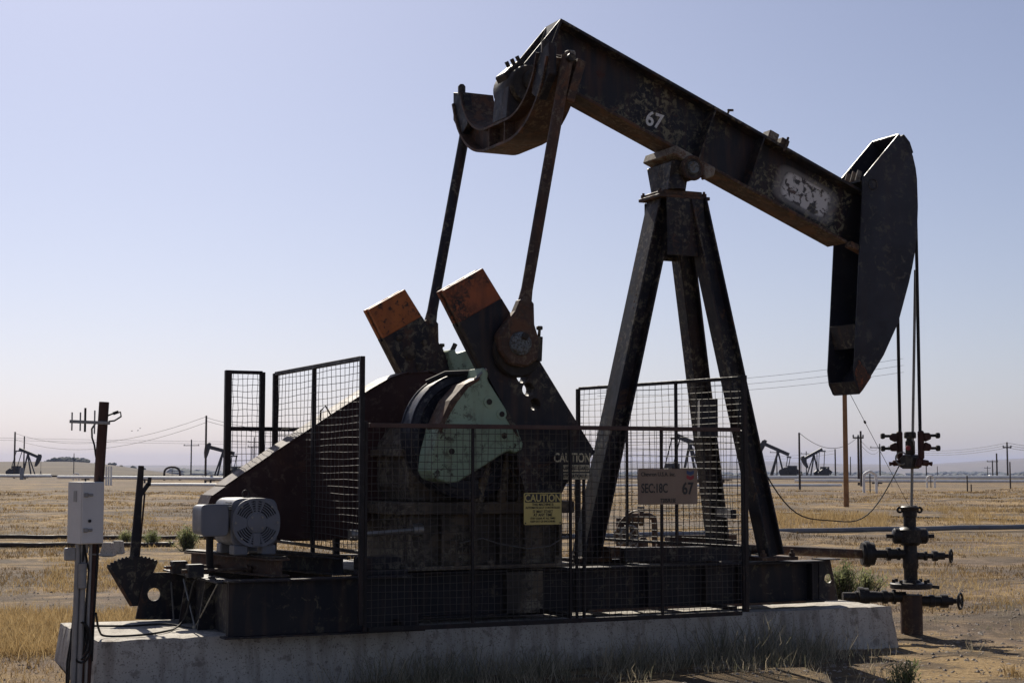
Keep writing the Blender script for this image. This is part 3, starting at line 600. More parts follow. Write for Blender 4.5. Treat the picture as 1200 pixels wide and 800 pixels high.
for s in (-1, 1):
    MB().prism([(s * 0.985, 4.80), (s * 0.985, 5.06), (s * 0.74, 5.00), (s * 0.66, 4.70), (s * 0.80, 4.62)], 3.49, 3.56, plane='yz').build('end_plate', M['navy'], eq, 0.004)
    MB().lathe([(0, 0), (0.035, 0), (0.035, 0.09), (0.02, 0.11), (0, 0.11)], (3.52, s * 0.86, 5.0), (0, 0, 1), 10).build('end_bolt', M['greasy'], eq, 0, 40)
# equalizer bearing
ebx, ebz = 3.70, 4.90
eb = MB().lathe([(0.0, -0.20), (0.16, -0.20), (0.175, -0.18), (0.175, 0.18), (0.16, 0.2), (0, .2)], (ebx, 0, ebz), (0, 1, 0), 28).build('equalizer_bearing', M['greasy'], PJ, 0, 40)
MB().prism([(ebx - .17, ebz + .02), (ebx - .20, 4.60), (ebx + .12, 4.60), (ebx + .17, ebz + .02)], -0.15, 0.15).build('bearing_stand', M['navy_worn'], eb, 0.01)
MB().lathe([(0.1, 0), (0.1, 0.03), (0.075, 0.05), (0.05, 0.03), (0, 0.03)], (ebx + .03, -0.20, ebz + .03), (0, -1, 0), 24).build('bearing_cap', M['greasy'], eb, 0, 40)
MB().prism([(ebx - .2, ebz + .10), (ebx - .04, ebz + .24), (ebx + .06, ebz + .22), (ebx - .02, ebz + .13), (ebx - .15, ebz + .02)], -0.1, 0.1).build('bearing_strap', M['greasy'], eb, 0.012)
for i in range(3): MB().cyl((ebx - .13 + .05 * i, -0.05, ebz + .17 + .03 * i), (ebx - .155 + .05 * i, -0.05, ebz + .215 + .03 * i), 0.018, n=6).build('strap_bolt', M['greasy'], eb)

# walking beam -------------------------------------------------------
def BP(sx, su, y=0): return BT + PAX * sx + PUP * su + V(0, y, 0)   # along the beam, above its top face (negative = below), lateral
LB = 3.46; TF = 0.028
wb = MB()
wb.bar(BP(0, -BD / 2), BP(LB, -BD / 2), 0.02, BD - 2 * TF, PUP)
wb = wb.build('beam_web', M['web'], PJ)
MB().bar(BP(0, -TF / 2), BP(LB, -TF / 2), 0.30, TF, PUP).build('top_flange', M['navy_worn'], wb, 0.003)
MB().bar(BP(0.05, -BD + TF / 2), BP(LB, -BD + TF / 2), 0.30, TF, PUP).build('bottom_flange', M['rusty'], wb, 0.003)
for sx in (0.62 if False else 1.70, 2.27):
    for s in (-1, 1): MB().bar(BP(sx, -TF - .001, s * .078), BP(sx, -BD + TF + .001, s * .078), 0.016, 0.135, (0, 1, 0)).build('web_stiffener', M['navy_worn'], wb)
# rear end plate and the gusset carrying the equalizer bearing
MB().bar(BP(-0.012, -0.002), BP(-0.012, -BD + .002), 0.022, 0.30, (0, 1, 0)).build('end_plate', M['navy'], wb, 0.002)
q = [BP(-0.025, -0.01), BP(-0.025, -BD + 0.02), BP(-0.12, -BD + .05), V(ebx - .10, 0, ebz + .06), V(ebx - .03, 0, ebz + .19)]
for y in (-0.15, 0.13): MB().prism([(v.x, v.z) for v in q], y, y + 0.02).build('end_gusset', M['navy'], wb, 0.003)
MB().prism([(BP(0.56 + a_, -0.22 + b_).x, BP(0.56 + a_, -0.22 + b_).z) for a_, b_ in ((-.045, .0), (-.02, .035), (.02, .02), (.05, .03), (.04, -.015), (.01, -.035), (-.02, -.02))], -0.0125, -0.0102).build('red_spot', M['redclamp'], wb)
MB().cyl(BP(1.86, 0, -.08), BP(1.86, 0.07, -.08), 0.010, n=6).cyl(BP(1.85, 0.06, -.08), BP(1.90, 0.085, -.08), 0.012, n=6).build('top_peg', M['rusty'], wb)
MB().box(BP(2.37, 0.045, -.06), (0.11, 0.12, 0.085), Matrix.Rotation(BEAM_ANG, 3, 'Y')).build('sensor_box', M['pale_bracket'], wb, 0.006)
MB().box(BP(2.49, 0.035, -.1), (0.09, 0.1, 0.065), Matrix.Rotation(BEAM_ANG, 3, 'Y')).cyl(BP(2.5, -.06, -.155), BP(2.5, 0.09, -.155), 0.015, n=6).build('sensor_clamp', M['rusty'], wb, 0.006)
def text(body, size, loc, xdir, updir, m, parent, name='lettering', ext=0.0008, align='LEFT', sx=1.0, spacing=1.0, bold=0.0):
    cu = bpy.data.curves.new('t', 'FONT'); cu.body = body; cu.size = size; cu.extrude = ext; cu.align_x = align; cu.resolution_u = 3; cu.offset = bold * size; cu.space_character = spacing
    to = bpy.data.objects.new('t', cu); COL.objects.link(to); bpy.context.view_layer.update()
    me = bpy.data.meshes.new_from_object(to.evaluated_get(bpy.context.evaluated_depsgraph_get()))
    bpy.data.objects.remove(to); bpy.data.curves.remove(cu)
    x = Vector(xdir).normalized() * sx; u = Vector(updir).normalized(); z = Vector(xdir).normalized().cross(u)
    Mx = Matrix(((x.x, u.x, z.x, 0), (x.y, u.y, z.y, 0), (x.z, u.z, z.z, 0), (0, 0, 0, 1)))
    o_ = ORG.get(parent.name, Vector()); me.transform(Matrix.Translation(Vector(loc) - o_) @ Mx); me.materials.clear(); me.materials.append(m); me.name = name
    ob = bpy.data.objects.new(name, me); COL.objects.link(ob); ob.parent = parent; ORG[ob.name] = o_; return ob
ta = R(-11); tx = V(math.cos(ta), 0, math.sin(ta)); tu = V(-math.sin(ta), 0, math.cos(ta))
text('67', 0.19, V(4.945, -0.0118, 4.705), tx, tu, M['white_paint'], wb, 'painted_number', 0.001, sx=0.95, bold=.02)

# horsehead ----------------------------------------------------------
near = [(7.653, 4.819), (7.76, 4.715), (7.818, 4.62), (7.85, 4.50), (7.864, 4.394), (7.868, 4.127), (7.853, 3.90), (7.826, 3.701), (7.785, 3.53), (7.742, 3.382), (7.605, 2.99), (7.426, 2.674), (7.17, 2.336), (7.139, 2.304), (7.09, 2.40), (7.075, 2.53), (7.217, 4.361)]
hh = MB().prism(near, -0.212, -0.196).build('horsehead_plate', M['head'], PJ, 0.003)
h2 = MB().prism(near, 0.196, 0.212).build('horsehead_plate', M['head'], PJ, 0.003)
mb = MB(); fr = near[:14]
for i in range(len(fr) - 1):
    (x0, z0), (x1, z1) = fr[i], fr[i + 1]
    mb.add([(x0, -0.195, z0), (x1, -0.195, z1), (x1, 0.195, z1), (x0, 0.195, z0)], [(0, 1, 2, 3)])
ob = mb.build('horsehead_face', M['head'], PJ); sm_ = ob.modifiers.new('thick', 'SOLIDIFY'); sm_.thickness = 0.016; sm_.offset = 0
MB().bar((7.105, 0, 2.96), (7.16, 0, 2.74), 0.39, 0.012, (1, 0, 0)).build('back_cross_plate', M['navy_worn'], hh)
MB().bar((7.145, 0, 2.315), (7.095, 0, 2.42), 0.38, 0.012, (1, 0, 0)).build('bottom_plate', M['navy'], hh)
MB().bar((7.20, 0, 4.33), (7.62, 0, 4.25), 0.38, 0.014, (0, 0, 1)).build('inner_shelf', M['navy'], hh)
for y in (-.12, -.04, .05): MB().bar((7.215, y, 4.335), (7.25, y, 4.44), 0.012, 0.05, (1, 0, 0)).build('shelf_rib', M['pale_bracket'], hh)
MB().prism([(7.08, 2.50), (7.139, 2.307), (7.17, 2.338), (7.27, 2.46), (7.13, 2.62)], -0.2155, -0.2125).build('rust_scorched_tip', M['orange_worn'], hh)
MB().torus((7.33, -0.213, 4.30), (0, 1, 0), 0.05, 0.006, 20, 5).build('weld_ring', M['navy'], hh)
MB().bar((7.07, -0.155, 3.72), (7.25, -0.155, 3.65), 0.08, 0.06, PUP).build('seat_block', M['rusty'], hh, 0.006)
MB().prism([(7.70, 4.80), (7.80, 4.70), (7.83, 4.64), (7.86, 4.66), (7.82, 4.76), (7.75, 4.83)], -0.17, 0.17).build('wireline_anchor', M['navy'], hh, 0.004)

# samson post ----------------------------------------------------------
tz = 4.02
legs = [((4.335, 0, 0.83), (5.125, 0, tz), 0.17, 0.23, 'rear'), ((5.915, -0.52, 0.83), (5.385, -0.14, tz), 0.17, 0.16, 'front'), ((6.03, 0.52, 0.83), (5.37, 0.14, tz), 0.17, 0.16, 'front')]
for p0, p1, d, bf, k in legs:
    p0 = Vector(p0); p1 = Vector(p1)
    upv = V(1, 0, 0.2) if k == 'rear' else V(1, 0, -0.2)
    mb = MB()
    if k == 'rear':
        # H-section turned so that one flange faces the rear and the open side faces the camera
        mb.ibeam(p0, p1, d, bf, 0.018, 0.016, upv)
    else:
        mb.ibeam(p0, p1, d, bf, 0.018, 0.016, upv)
    lg = mb.build('samson_leg', M['navy_worn'], PJ, 0.003)
    f = Vector((p0.x, p0.y, 0.0))
    MB().bb(f.x - .19, f.x + .19, f.y - .13, f.y + .13, 0.80, 0.832).build('foot_plate', M['rusty'], lg, 0.004)
    for dx in (-.15, .15):
        MB().lathe([(0.0, 0), (0.028, 0), (0.028, 0.03), (0.014, 0.032), (0.014, 0.06), (0, .06)], (f.x + dx, f.y - .09, 0.833), n=8).build('foot_bolt', M['rusty'], lg)
# bolt holes in the rear leg: pale discs stand in for sky showing through
for i in range(4):
    t_ = 0.735 - 0.018 * i; p = Vector(legs[0][0]).lerp(Vector(legs[0][1]), t_)
    MB().lathe([(0.012, 0), (0.012, 0.006), (0, 0.006)], p + V(-0.0925, -0.07, 0.02), (-1, 0, 0.2), 8).build('sky_hole_disc', M['pale_bracket'], PJ)
MB().bb(4.99, 5.52, -0.19, 0.19, tz, tz + 0.03).build('post_top_plate', M['rusty'], PJ, 0.004)
MB().prism([(5.06, tz - .001), (5.44, tz - .001), (5.46, 3.50), (5.06, 3.50)], -0.205, -0.19).build('top_gusset', M['navy_worn'], PJ, 0.003)
MB().prism([(5.06, tz - .001), (5.44, tz - .001), (5.46, 3.50), (5.06, 3.50)], 0.19, 0.205).build('top_gusset', M['navy_worn'], PJ, 0.003)
MB().bar((5.44, -0.26, 2.05), (5.76, 0.30, 2.05), 0.16, 0.34, (0, 0, 1)).build('post_tie', M['navy'], PJ, 0.003)
MB().bar((5.60, -0.40, 1.2), (5.95, 0.45, 1.2), 0.05, 0.08).build('post_tie', M['navy'], PJ, 0.003)
MB().bb(4.42, 4.62, -0.30, -0.12, 0.832, 0.93).build('shim_block', M['rusty'], PJ, 0.004)
mb = MB().bar((4.5, -0.35, 0.87), (5.75, -0.40, 0.86), 0.10, 0.12).build('post_sill', M['navy'], PJ, 0.003)
MB().bar((5.6, 0.75, 0.90), (6.35, 0.75, 0.90), 0.10, 0.14).build('sill_tube', M['rusty'], PJ, 0.003)
# centre bearing
cbx, cbz = 5.255, 4.285
sb = MB().prism([(-0.14, tz + .031), (0.14, tz + .031), (0.235, 4.35), (-0.235, 4.35)], 5.10, 5.29, plane='yz').build('centre_bearing', M['navy_worn'], PJ, 0.012)
MB().box((5.19, 0, 4.405), (0.20, 0.54, 0.085), Matrix.Rotation(BEAM_ANG, 3, 'Y')).build('beam_saddle', M['pale_bracket'], sb, 0.008)
MB().lathe([(0.0, -0.285), (0.085, -0.285), (0.10, -0.27), (0.105, -0.24), (0.105, 0.24), (0.10, 0.27), (0, .27)], (cbx + .03, 0, cbz), (0, 1, 0), 28).build('bearing_shaft', M['greasy'], sb, 0, 40)
MB().torus((cbx + .03, -0.275, cbz), (0, 1, 0), 0.098, 0.018, 28, 8).build('cap_ring', M['rusty'], sb, 0, 60)
MB().lathe([(0.06, 0), (0.05, 0.02), (0, 0.02)], (cbx + .03, -0.285, cbz), (0, -1, 0), 16).build('cap_centre', M['pinsteel'], sb, 0, 40)
MB().prism([(cbx + .13, cbz + .075), (cbx + .27, cbz + .02), (cbx + .25, cbz - .06), (cbx + .14, cbz - .10)], -0.29, -0.23).build('cap_bracket', M['pale_bracket'], sb, 0.012)
MB().lathe([(0.085, 0), (0.08, 0.07), (0.06, 0.12), (0.03, 0.145), (0, 0.15)], (5.17, -0.17, tz + .076), (0, 0, 1), 18).build('grease_dome', M['navy_worn'], sb, 0, 50)
MB().bb(5.05, 5.45, -0.17, 0.17, tz + .0305, tz + .075).build('bearing_foot', M['rusty'], sb, 0.006)
for x in (5.02, 5.48):
    for y in (-.15, .15): MB().lathe([(0.0, 0), (0.024, 0), (0.024, 0.03), (0.012, 0.032), (0.012, 0.05), (0, .05)], (x, y, tz + .031), n=8).build('bearing_bolt', M['rusty'], sb)

# ------------------------------------------------------------------ electric motor
mo = thing('electric_motor', 'grey electric motor with slotted round fan cover on the rear skid rails', 'motor', (1.25, -0.15, 0.945))
def sq(cx, cz, hw, hz, n=36, e=5):
    out = []
    for i in range(n):
        a = 2 * math.pi * i / n; c_, s_ = math.cos(a), math.sin(a)
        out.append((cx + hw * math.copysign(abs(c_) ** (2 / e), c_), cz + hz * math.copysign(abs(s_) ** (2 / e), s_)))
    return out
mx, mz = 1.242, 1.19
body = MB().prism(sq(mx, mz, 0.185, 0.185), -0.42, 0.08).build('motor_body', M['grey'], mo, 0.01, 40)
slots = []
for q_ in range(4):
    c0 = 45 + 90 * q_
    for k in range(5):
        r0 = 0.085 + 0.018 * k; w_ = 24 - 0.5 * k
        slots.append([(mx + (r0 + 0.010) * math.cos(R(a)), mz + (r0 + 0.010) * math.sin(R(a))) for a in np.linspace(c0 - w_, c0 + w_, 7)] + [(mx + r0 * math.cos(R(a)), mz + r0 * math.sin(R(a))) for a in np.linspace(c0 + w_, c0 - w_, 7)])
for c0 in (90, 270):
    for k in range(5):
        for off in (-10, 10):
            r0 = 0.085 + 0.018 * k
            slots.append([(mx + (r0 + 0.009) * math.cos(R(a)), mz + (r0 + .009) * math.sin(R(a))) for a in np.linspace(c0 + off - 5.5, c0 + off + 5.5, 4)] + [(mx + r0 * math.cos(R(a)), mz + r0 * math.sin(R(a))) for a in np.linspace(c0 + off + 5.5, c0 + off - 5.5, 4)])
es = MB().prism(sq(mx, mz, 0.186, 0.186, 44, 2.3), -0.475, -0.45, slots).build('fan_cover', M['grey'], mo)
MB().prism(sq(mx, mz, 0.176, 0.176, 40, 2.3), -0.449, -0.421).build('fan_cavity', M['greydark'], mo)
MB().lathe([(0.075, 0), (0.072, 0.012), (0.03, 0.016), (0, 0.016)], (mx, -0.475, mz), (0, -1, 0), 24).build('shaft_cover', M['grey'], es, 0, 40)
MB().prism([(mx - .028, mz - .178), (mx + .028, mz - .178), (mx + .028, mz - .08), (mx - .028, mz - .08)], -0.487, -0.4755).build('drip_shield', M['grey'], es, 0.004)
for k in range(4):
    for r_, off in ((0.16, 45), (0.055, 45)):
        a = R(off + 90 * k); MB().lathe([(0.009, 0), (0.009, 0.006), (0, 0.006)], (mx + r_ * 1.05 * math.cos(a), -0.4755 - (.014 if r_ < .1 else 0), mz + r_ * 1.05 * math.sin(a)), (0, -1, 0), 8).build('cover_screw', M['steel'], es)
for s in (-1, 1): MB().lathe([(0.010, 0), (0.010, 0.007), (0, 0.007)], (mx + s * .165, -0.4755, mz), (0, -1, 0), 8).build('cover_screw', M['steel'], es)
MB().torus((mx, -0.17, 1.405), (0, 1, 0), 0.026, 0.008, 18, 6).build('lifting_eye', M['greasy'], mo, 0, 50)
tb = MB().prism(sq(0.93, 1.21, 0.10, 0.115, 28, 6), -0.40, -0.12).build('terminal_box', M['grey'], mo, 0.012, 40)
MB().prism(sq(0.93, 1.21, 0.108, 0.122, 28, 6), -0.43, -0.401).build('box_lid', M['grey'], tb, 0.008, 40)
MB().bb(1.045, 1.06, -0.30, -0.16, 1.12, 1.32).build('box_neck', M['grey'], tb)
for k in range(4): MB().bb(1.035, 1.056, -0.44, -0.33, 1.285 + .018 * k, 1.292 + .018 * k).build('side_louvre', M['greydark'], body)
for s in (-1, 1):
    MB().bb(mx + s * .11 - .055, mx + s * .11 + .055, -0.44, -0.30, 0.9445, 1.02).build('motor_foot', M['grey'], mo, 0.008)
    MB().bb(mx + s * .11 - .055, mx + s * .11 + .055, -0.05, 0.07, 0.9445, 1.02).build('motor_foot', M['grey'], mo, 0.008)
MB().tube([(0.93, -0.28, 1.095), (0.93, -0.28, 0.98), (0.94, -0.26, 0.86), (0.97, -0.2, 0.80)], 0.028, 10).build('cable_conduit', M['rubber'], mo, 0, 60)
MB().cyl((mx, 0.08, mz), (mx, 0.27, mz), 0.03, n=14).build('motor_shaft', M['steel'], mo, 0, 40)

# ------------------------------------------------------------------ safety fence panels
def fence(name, label, a, b, z0, z1, posts, rails, wire, sv=0.0525):
    """a, b: (x, y) ends; posts: list of (fraction, z0, z1); rails: (fraction0, fraction1, z); wire: list of (f0, f1, z0, z1)"""
    A, B = Vector(a), Vector(b); L = (B - A).length
    t = thing(name, label, 'fence panel', ((A.x + B.x) / 2, (A.y + B.y) / 2, z0), 'safety fence panels round the cranks')
    P = lambda f, z: Vector((A.x + (B.x - A.x) * f, A.y + (B.y - A.y) * f, z))
    d = (B - A).normalized(); nrm = Vector((-d.y, d.x, 0))
    for f, p0, p1, w_ in posts: MB().bar(P(f, p0), P(f, p1), w_, w_, nrm).build('post', M['fence'], t, 0.003)
    for f0, f1, z, m_, w_ in rails: MB().bar(P(f0, z), P(f1, z), w_, w_, (0, 0, 1)).build('rail', M[m_], t, 0.003)
    mb = MB(); S_ = 0.0525; r_ = 0.0024
    for f0, f1, wz0, wz1 in wire:
        n = int((f1 - f0) * L / sv); ph = random.random() * 6
        for i in range(1, n):
            f = f0 + (f1 - f0) * i / n
            pts = [P(f, wz0 + (wz1 - wz0) * k / 6) + nrm * (0.006 * math.sin(k * 1.3 + i * .7 + ph)) + Vector((d.x, d.y, 0)) * (0.004 * math.sin(k * 2.1 + i * 1.7)) for k in range(7)]
            mb.tube(pts, r_, 4)
        m_ = int((wz1 - wz0) / S_)
        for j in range(1, m_):
            z = wz0 + (wz1 - wz0) * j / m_; K = max(4, int((f1 - f0) * L / .35))
            pts = [P(f0 + (f1 - f0) * k / K, z + 0.005 * math.sin(k * 1.9 + j * 1.1 + ph)) + nrm * (0.006 * math.sin(k * .9 + j + ph) + .005) for k in range(K + 1)]
            mb.tube(pts, r_, 4)
    mb.build('wire_mesh', M['wire'], t, kind='stuff')
    return t
YF = -1.12
ff = fence('fence_panel', 'long low wire mesh panel along the front carrying the caution and section signs', (1.885, YF), (5.225, YF), 0.40, 1.95,
      [(0, 0.40, 1.955, .026), (0.262, 0.42, 1.93, .022), (0.515, 0.41, 1.92, .022), (0.765, 0.42, 1.92, .022), (1, 0.42, 1.92, .03)],
      [(0.008, 0.992, 1.925, 'fence_rust', .034), (0.008, 0.992, 0.41, 'fence', .034)], [(0, 1, 0.41, 1.925)])
for x in (2.2, 3.61, 5.15):
    MB().bb(x - .02, x + .02, YF + .018, -0.60 if x > 2.3 else -0.945, 0.43, 0.465).build('bracket_arm', M['fence'], ff, 0.003)
fence('fence_panel', 'tall wire mesh end panel beside the grey motor in front of the maroon belt guard', (1.845, -1.14), (1.86, 1.10), 0.40, 2.42,
      [(0, 0.45, 2.44, .036), (0.515, 0.80, 2.43, .032), (1, 0.45, 2.43, .045)],
      [(0.01, 0.99, 2.425, 'fence', .034), (0.01, 0.99, 0.98, 'fence', .025)], [(0, 1, 0.98, 2.425)], 0.10)
fence('fence_panel', 'tall wire mesh end panel behind the Samson post legs', (5.245, -1.12), (4.86, 1.14), 0.42, 2.37,
      [(0, 0.42, 2.38, .04), (0.38, 0.80, 2.36, .025), (0.68, 0.80, 2.36, .022), (1, 0.42, 2.36, .035)],
      [(0.01, 0.99, 2.36, 'fence', .030), (0.01, 0.99, 0.95, 'fence', .025)], [(0, 1, 0.95, 2.36)], 0.085)
fr_ = fence('fence_panel', 'rear wire mesh panel with a tall section at its end behind the belt guard', (1.45, 1.15), (4.84, 1.17), 0.40, 2.44,
      [(0, 0.40, 2.45, .055), (0.09, 0.45, 2.44, .045), (0.36, .45, 1.93, .025), (0.68, .45, 1.93, .025)],
      [(0.0, 0.09, 2.435, 'fence', .03), (0.0, 1.0, 1.945, 'fence', .036), (0.09, 0.99, 0.98, 'fence', .022)], [(0, 0.09, 1.95, 2.43), (0, 1, 0.98, 1.94)], 0.042)

for x in (2.2, 3.6, 4.7):
    MB().bb(x - .02, x + .02, 0.60 if x > 2.3 else 0.945, 1.14, 0.45, 0.485).build('bracket_arm', M['fence'], fr_, 0.003)

# ------------------------------------------------------------------ signs on the fence
def rrect(x0, x1, z0, z1, r_=0.012):
    out = []
    for cx, cz, a0 in ((x1 - r_, z1 - r_, 0), (x0 + r_, z1 - r_, 90), (x0 + r_, z0 + r_, 180), (x1 - r_, z0 + r_, 270)):
        out += [(cx + r_ * math.cos(R(a0 + 30 * k)), cz + r_ * math.sin(R(a0 + 30 * k))) for k in range(4)]
    return out
XD, ZD = (1, 0, 0), (0, 0, 1)
sx0, sx1, sz0, sz1 = 3.181, 3.509, 1.165, 1.413; ys = YF - 0.03
sg = thing('caution_sign', 'yellow caution sign with black header on the front fence', 'sign', (3.345, ys, 1.165))
MB().prism(rrect(sx0, sx1, sz0, sz1), ys - .004, ys).build('sign_plate', M['sign_yellow'], sg)
MB().prism(rrect(sx0 + .008, sx1 - .008, 1.338, sz1 - .007, .008), ys - .0058, ys - .0042).build('header_band', M['sign_black'], sg)
text('CAUTION', 0.080, (3.345, ys - .0075, 1.346), XD, ZD, M['sign_yellow'], sg, align='CENTER', sx=0.88, bold=.018)
for k, (tx_, s_) in enumerate((('THIS MACHINE IS', .022), ('AUTOMATICALLY CONTROLLED', .0185), ('IT MAY START', .025), ('AT ANY TIME', .025), ('STAY CLEAR AT ALL TIMES', .0165), ('KEEP OUT OF ENCLOSURE', .0165))):
    text(tx_, s_ * 1.25, (3.345, ys - .006, (1.313, 1.290, 1.257, 1.231, 1.208, 1.184)[k]), XD, ZD, M['sign_ink'], sg, align='CENTER', sx=.88, bold=.012)
for x in (sx0 + .013, sx1 - .013): MB().lathe([(0.006, 0), (0.006, 0.004), (0, 0.004)], (x, ys - .0042, sz0 + .014), (0, -1, 0), 8).build('sign_screw', M['sign_ink'], sg)
# weathered black caution sign
ys2 = -1.06
sx0, sx1, sz0, sz1 = 3.49, 3.81, 1.515, 1.745
sg = thing('caution_sign', 'weathered black caution sign with peeling cream lettering above the yellow sign', 'sign', (3.65, ys2, 1.0))
MB().prism(rrect(sx0 + .04, sx1, sz0, sz1, .008), ys2 - .004, ys2).build('sign_plate', M['sign_black'], sg)
text('CAUTION', 0.104, (sx0 + .162, ys2 - .007, 1.652), XD, ZD, M['sign_cream'], sg, align='CENTER', sx=.70, bold=.022)
for z_, h_, tx_ in ((1.578, .052, 'EQUIPMENT STARTS'), (1.516, .05, 'AUTOMATICALLY')):
    MB().prism(rrect(sx0 + .08, sx1 - .006, z_, z_ + h_, .004), ys2 - .0062, ys2 - .0043).build('cream_band', M['sign_cream'], sg)
    text(tx_, 0.044, (sx0 + .175, ys2 - .008, z_ + .012), XD, ZD, M['sign_ink'], sg, align='CENTER', sx=.66, bold=.02)
for x in (3.70, 3.765): MB().bar((x, ys2 + .016, 0.42), (x, ys2 + .016, 1.62), 0.02, 0.02).build('sign_post', M['fence'], sg)
# tan section sign
xd = V(1, 0, -0.012)
sx0, sx1, sz0, sz1 = 4.203, 4.760, 1.312, 1.600
sg = thing('section_sign', 'faded tan section sign reading SEC:18C 67 on the front fence', 'sign', (4.48, ys, 1.312))
MB().prism(rrect(sx0, sx1, sz0, sz1, .01), ys - .004, ys).build('sign_plate', M['sign_tan'], sg)
text('Chevron U.S.A. Inc.', 0.046, (sx0 + .025, ys - .006, 1.541), XD, ZD, M['sign_ink'], sg, sx=.88, bold=.012)
text('SEC:18C', 0.105, (sx0 + .026, ys - .006, 1.408), XD, ZD, M['sign_ink'], sg, sx=.66, bold=.016)
text('67', 0.135, (sx1 - .148, ys - .006, 1.395), XD, ZD, M['sign_ink'], sg, sx=.80, ext=.0012, bold=.02)
text('T20S/R15E', 0.046, (4.48, ys - .006, 1.328), XD, ZD, M['sign_ink'], sg, align='CENTER', sx=.72, bold=.02)
lx, lz = sx1 - .068, 1.553
for dz, m_ in ((0.008, 'bluetag'), (-0.030, 'redtag')):
    MB().prism([(lx - .034, lz + dz + .026), (lx, lz + dz + .014), (lx + .034, lz + dz + .026), (lx + .034, lz + dz - .002), (lx, lz + dz - .016), (lx - .034, lz + dz - .002)], ys - .0062, ys - .0043).build('emblem_chevron', M[m_], sg)

# ------------------------------------------------------------------ bridle, carrier bar, polished rod
XR = 7.888
br = thing('bridle_cable', 'pair of steel bridle cables hanging from the horsehead to the red rope clamps', 'cable', (XR, 0, 1.9), )
for s in (-1, 1):
    y = 0.15 * s
    pts = [(7.835, y, 4.66), (7.866, y, 4.52), (7.882, y, 4.39), (7.886, y, 4.13), (XR, y, 3.6), (XR, y, 2.8), (XR, y, 1.80)]
    MB().tube(pts, 0.016, 8).build('wire_rope', M['rubber'], br, 0, 60)
cb = thing('carrier_bar', 'red rope clamps and dark carrier bar gripping the polished rod', 'carrier bar', (XR, 0, 1.55))
MB().prism([(-0.085, 1.60), (0.085, 1.60), (0.11, 1.70), (0.06, 1.735), (-0.06, 1.735), (-0.11, 1.70)], XR - .05, XR + .05, plane='yz').build('carrier_block', M['greasy'], cb, 0.012)
MB().lathe([(0.042, 0), (0.046, 0.01), (0.046, 0.13), (0.035, 0.14), (0.035, 0.155), (0.058, 0.16), (0.058, 0.205), (0.05, 0.22), (0, .22)], (XR, 0, 1.736), (0, 0, 1), 16).build('load_cell', M['greasy'], cb, 0, 40)
MB().lathe([(0.024, 0), (0.024, 0.015), (0, 0.015)], (XR - .055, -0.035, 1.80), (-0.5, -0.9, 0), 12).build('red_cap', M['redtag'], cb)
for s in (-1, 1):
    cpos = V(XR, 0.15 * s, 0); od = RGT * -s; fd = FWD
    def CL(a, z, f=0): return cpos + od * a + fd * f + V(0, 0, z)
    mb = MB()
    mb.bar(CL(.006, 1.69), CL(.006, 1.965), 0.055, 0.055, od)
    mb.bar(CL(0.03, 1.90), CL(0.10, 1.915), 0.07, 0.09, (0, 0, 1), 0.05, 0.06)
    mb.bar(CL(0.03, 1.815), CL(0.10, 1.80), 0.07, 0.09, (0, 0, 1), 0.05, 0.06)
    mb.bar(CL(0, 1.70), CL(-.03, 1.615), 0.06, 0.06, od)
    cl = mb.build('rope_clamp', M['redclamp'], cb, 0.012)
    for z in (1.918, 1.797):
        MB().lathe([(0.014, 0), (0.014, 0.05), (0.026, 0.052), (0.03, 0.07), (0.024, 0.088), (0, 0.09)], CL(.10, z), od, 12).build('clamp_bolt', M['rubber'], cl, 0, 40)
    MB().lathe([(0.03, 0), (0.03, 0.05), (0.015, 0.06), (0.022, 0.09), (0, 0.09)], CL(.02, 1.66), od - V(0, 0, .15), 12).build('clamp_lug', M['redclamp'], cl, 0, 40)
MB().torus((XR - .06, 0.06, 1.70), (1, 0.5, 0), 0.06, 0.008, 18, 6).build('cable_loop', M['steel'], cb, 0, 50)
pr = MB().cyl((XR, 0, 1.18), (XR + .01, -0.115, 3.52), 0.014, n=10).build('polished_rod', M['steel'], None, 0, 60, org=(XR, 0, 1.18))
tag(pr, 'thin steel polished rod rising from the wellhead through the carrier bar', 'rod')

# ------------------------------------------------------------------ wellhead
WX, WY = 7.865, 0.0; g0 = gz(WX, WY) - 0.03
wh = thing('wellhead', 'black wellhead with side valves standing in dirt below the horsehead', 'wellhead', (WX, WY, g0))
A1 = RGT.copy()
def WPt(s_, z, f=0): return V(WX, WY, z) + A1 * s_ + FWD * f
MB().lathe([(0.105, 0), (0.105, 0.40), (0.11, 0.405)], (WX, WY, g0), (0, 0, 1), 22).build('casing', M['rusty'], wh, 0, 40)
fl = MB().lathe([(0.0, 0), (0.19, 0), (0.20, 0.01), (0.20, 0.045), (0.19, 0.055), (0.1, 0.058), (0.085, 0.08), (0.0, 0.08)], (WX, WY, 0.455), (0, 0, 1), 28).build('casing_flange', M['blackiron'], wh, 0, 40)
for k in range(8):
    a = k * math.pi / 4 + .3; MB().lathe([(0.018, 0), (0.018, 0.03), (0, 0.03)], (WX + .165 * math.cos(a), WY + .165 * math.sin(a), 0.511), n=6).build('flange_nut', M['blackiron'], fl)
MB().bar(WPt(0.17, 0.475), WPt(0.27, 0.465), 0.03, 0.03).build('flange_pin', M['blackiron'], fl)
MB().lathe([(0.065, 0), (0.065, 0.10), (0.075, 0.12), (0.075, 0.24), (0.065, 0.28), (0.065, 0.33), (0.0, 0.33)], (WX, WY, 0.535), (0, 0, 1), 20).build('tubing_spool', M['blackiron'], wh, 0, 40)
MB().lathe([(0.08, 0), (0.10, 0.02), (0.115, 0.03), (0.115, 0.15), (0.095, 0.17), (0.06, 0.18), (0, .18)], (WX, WY, 0.865), (0, 0, 1), 20).build('rod_preventer', M['blackiron'], wh, 0, 40)
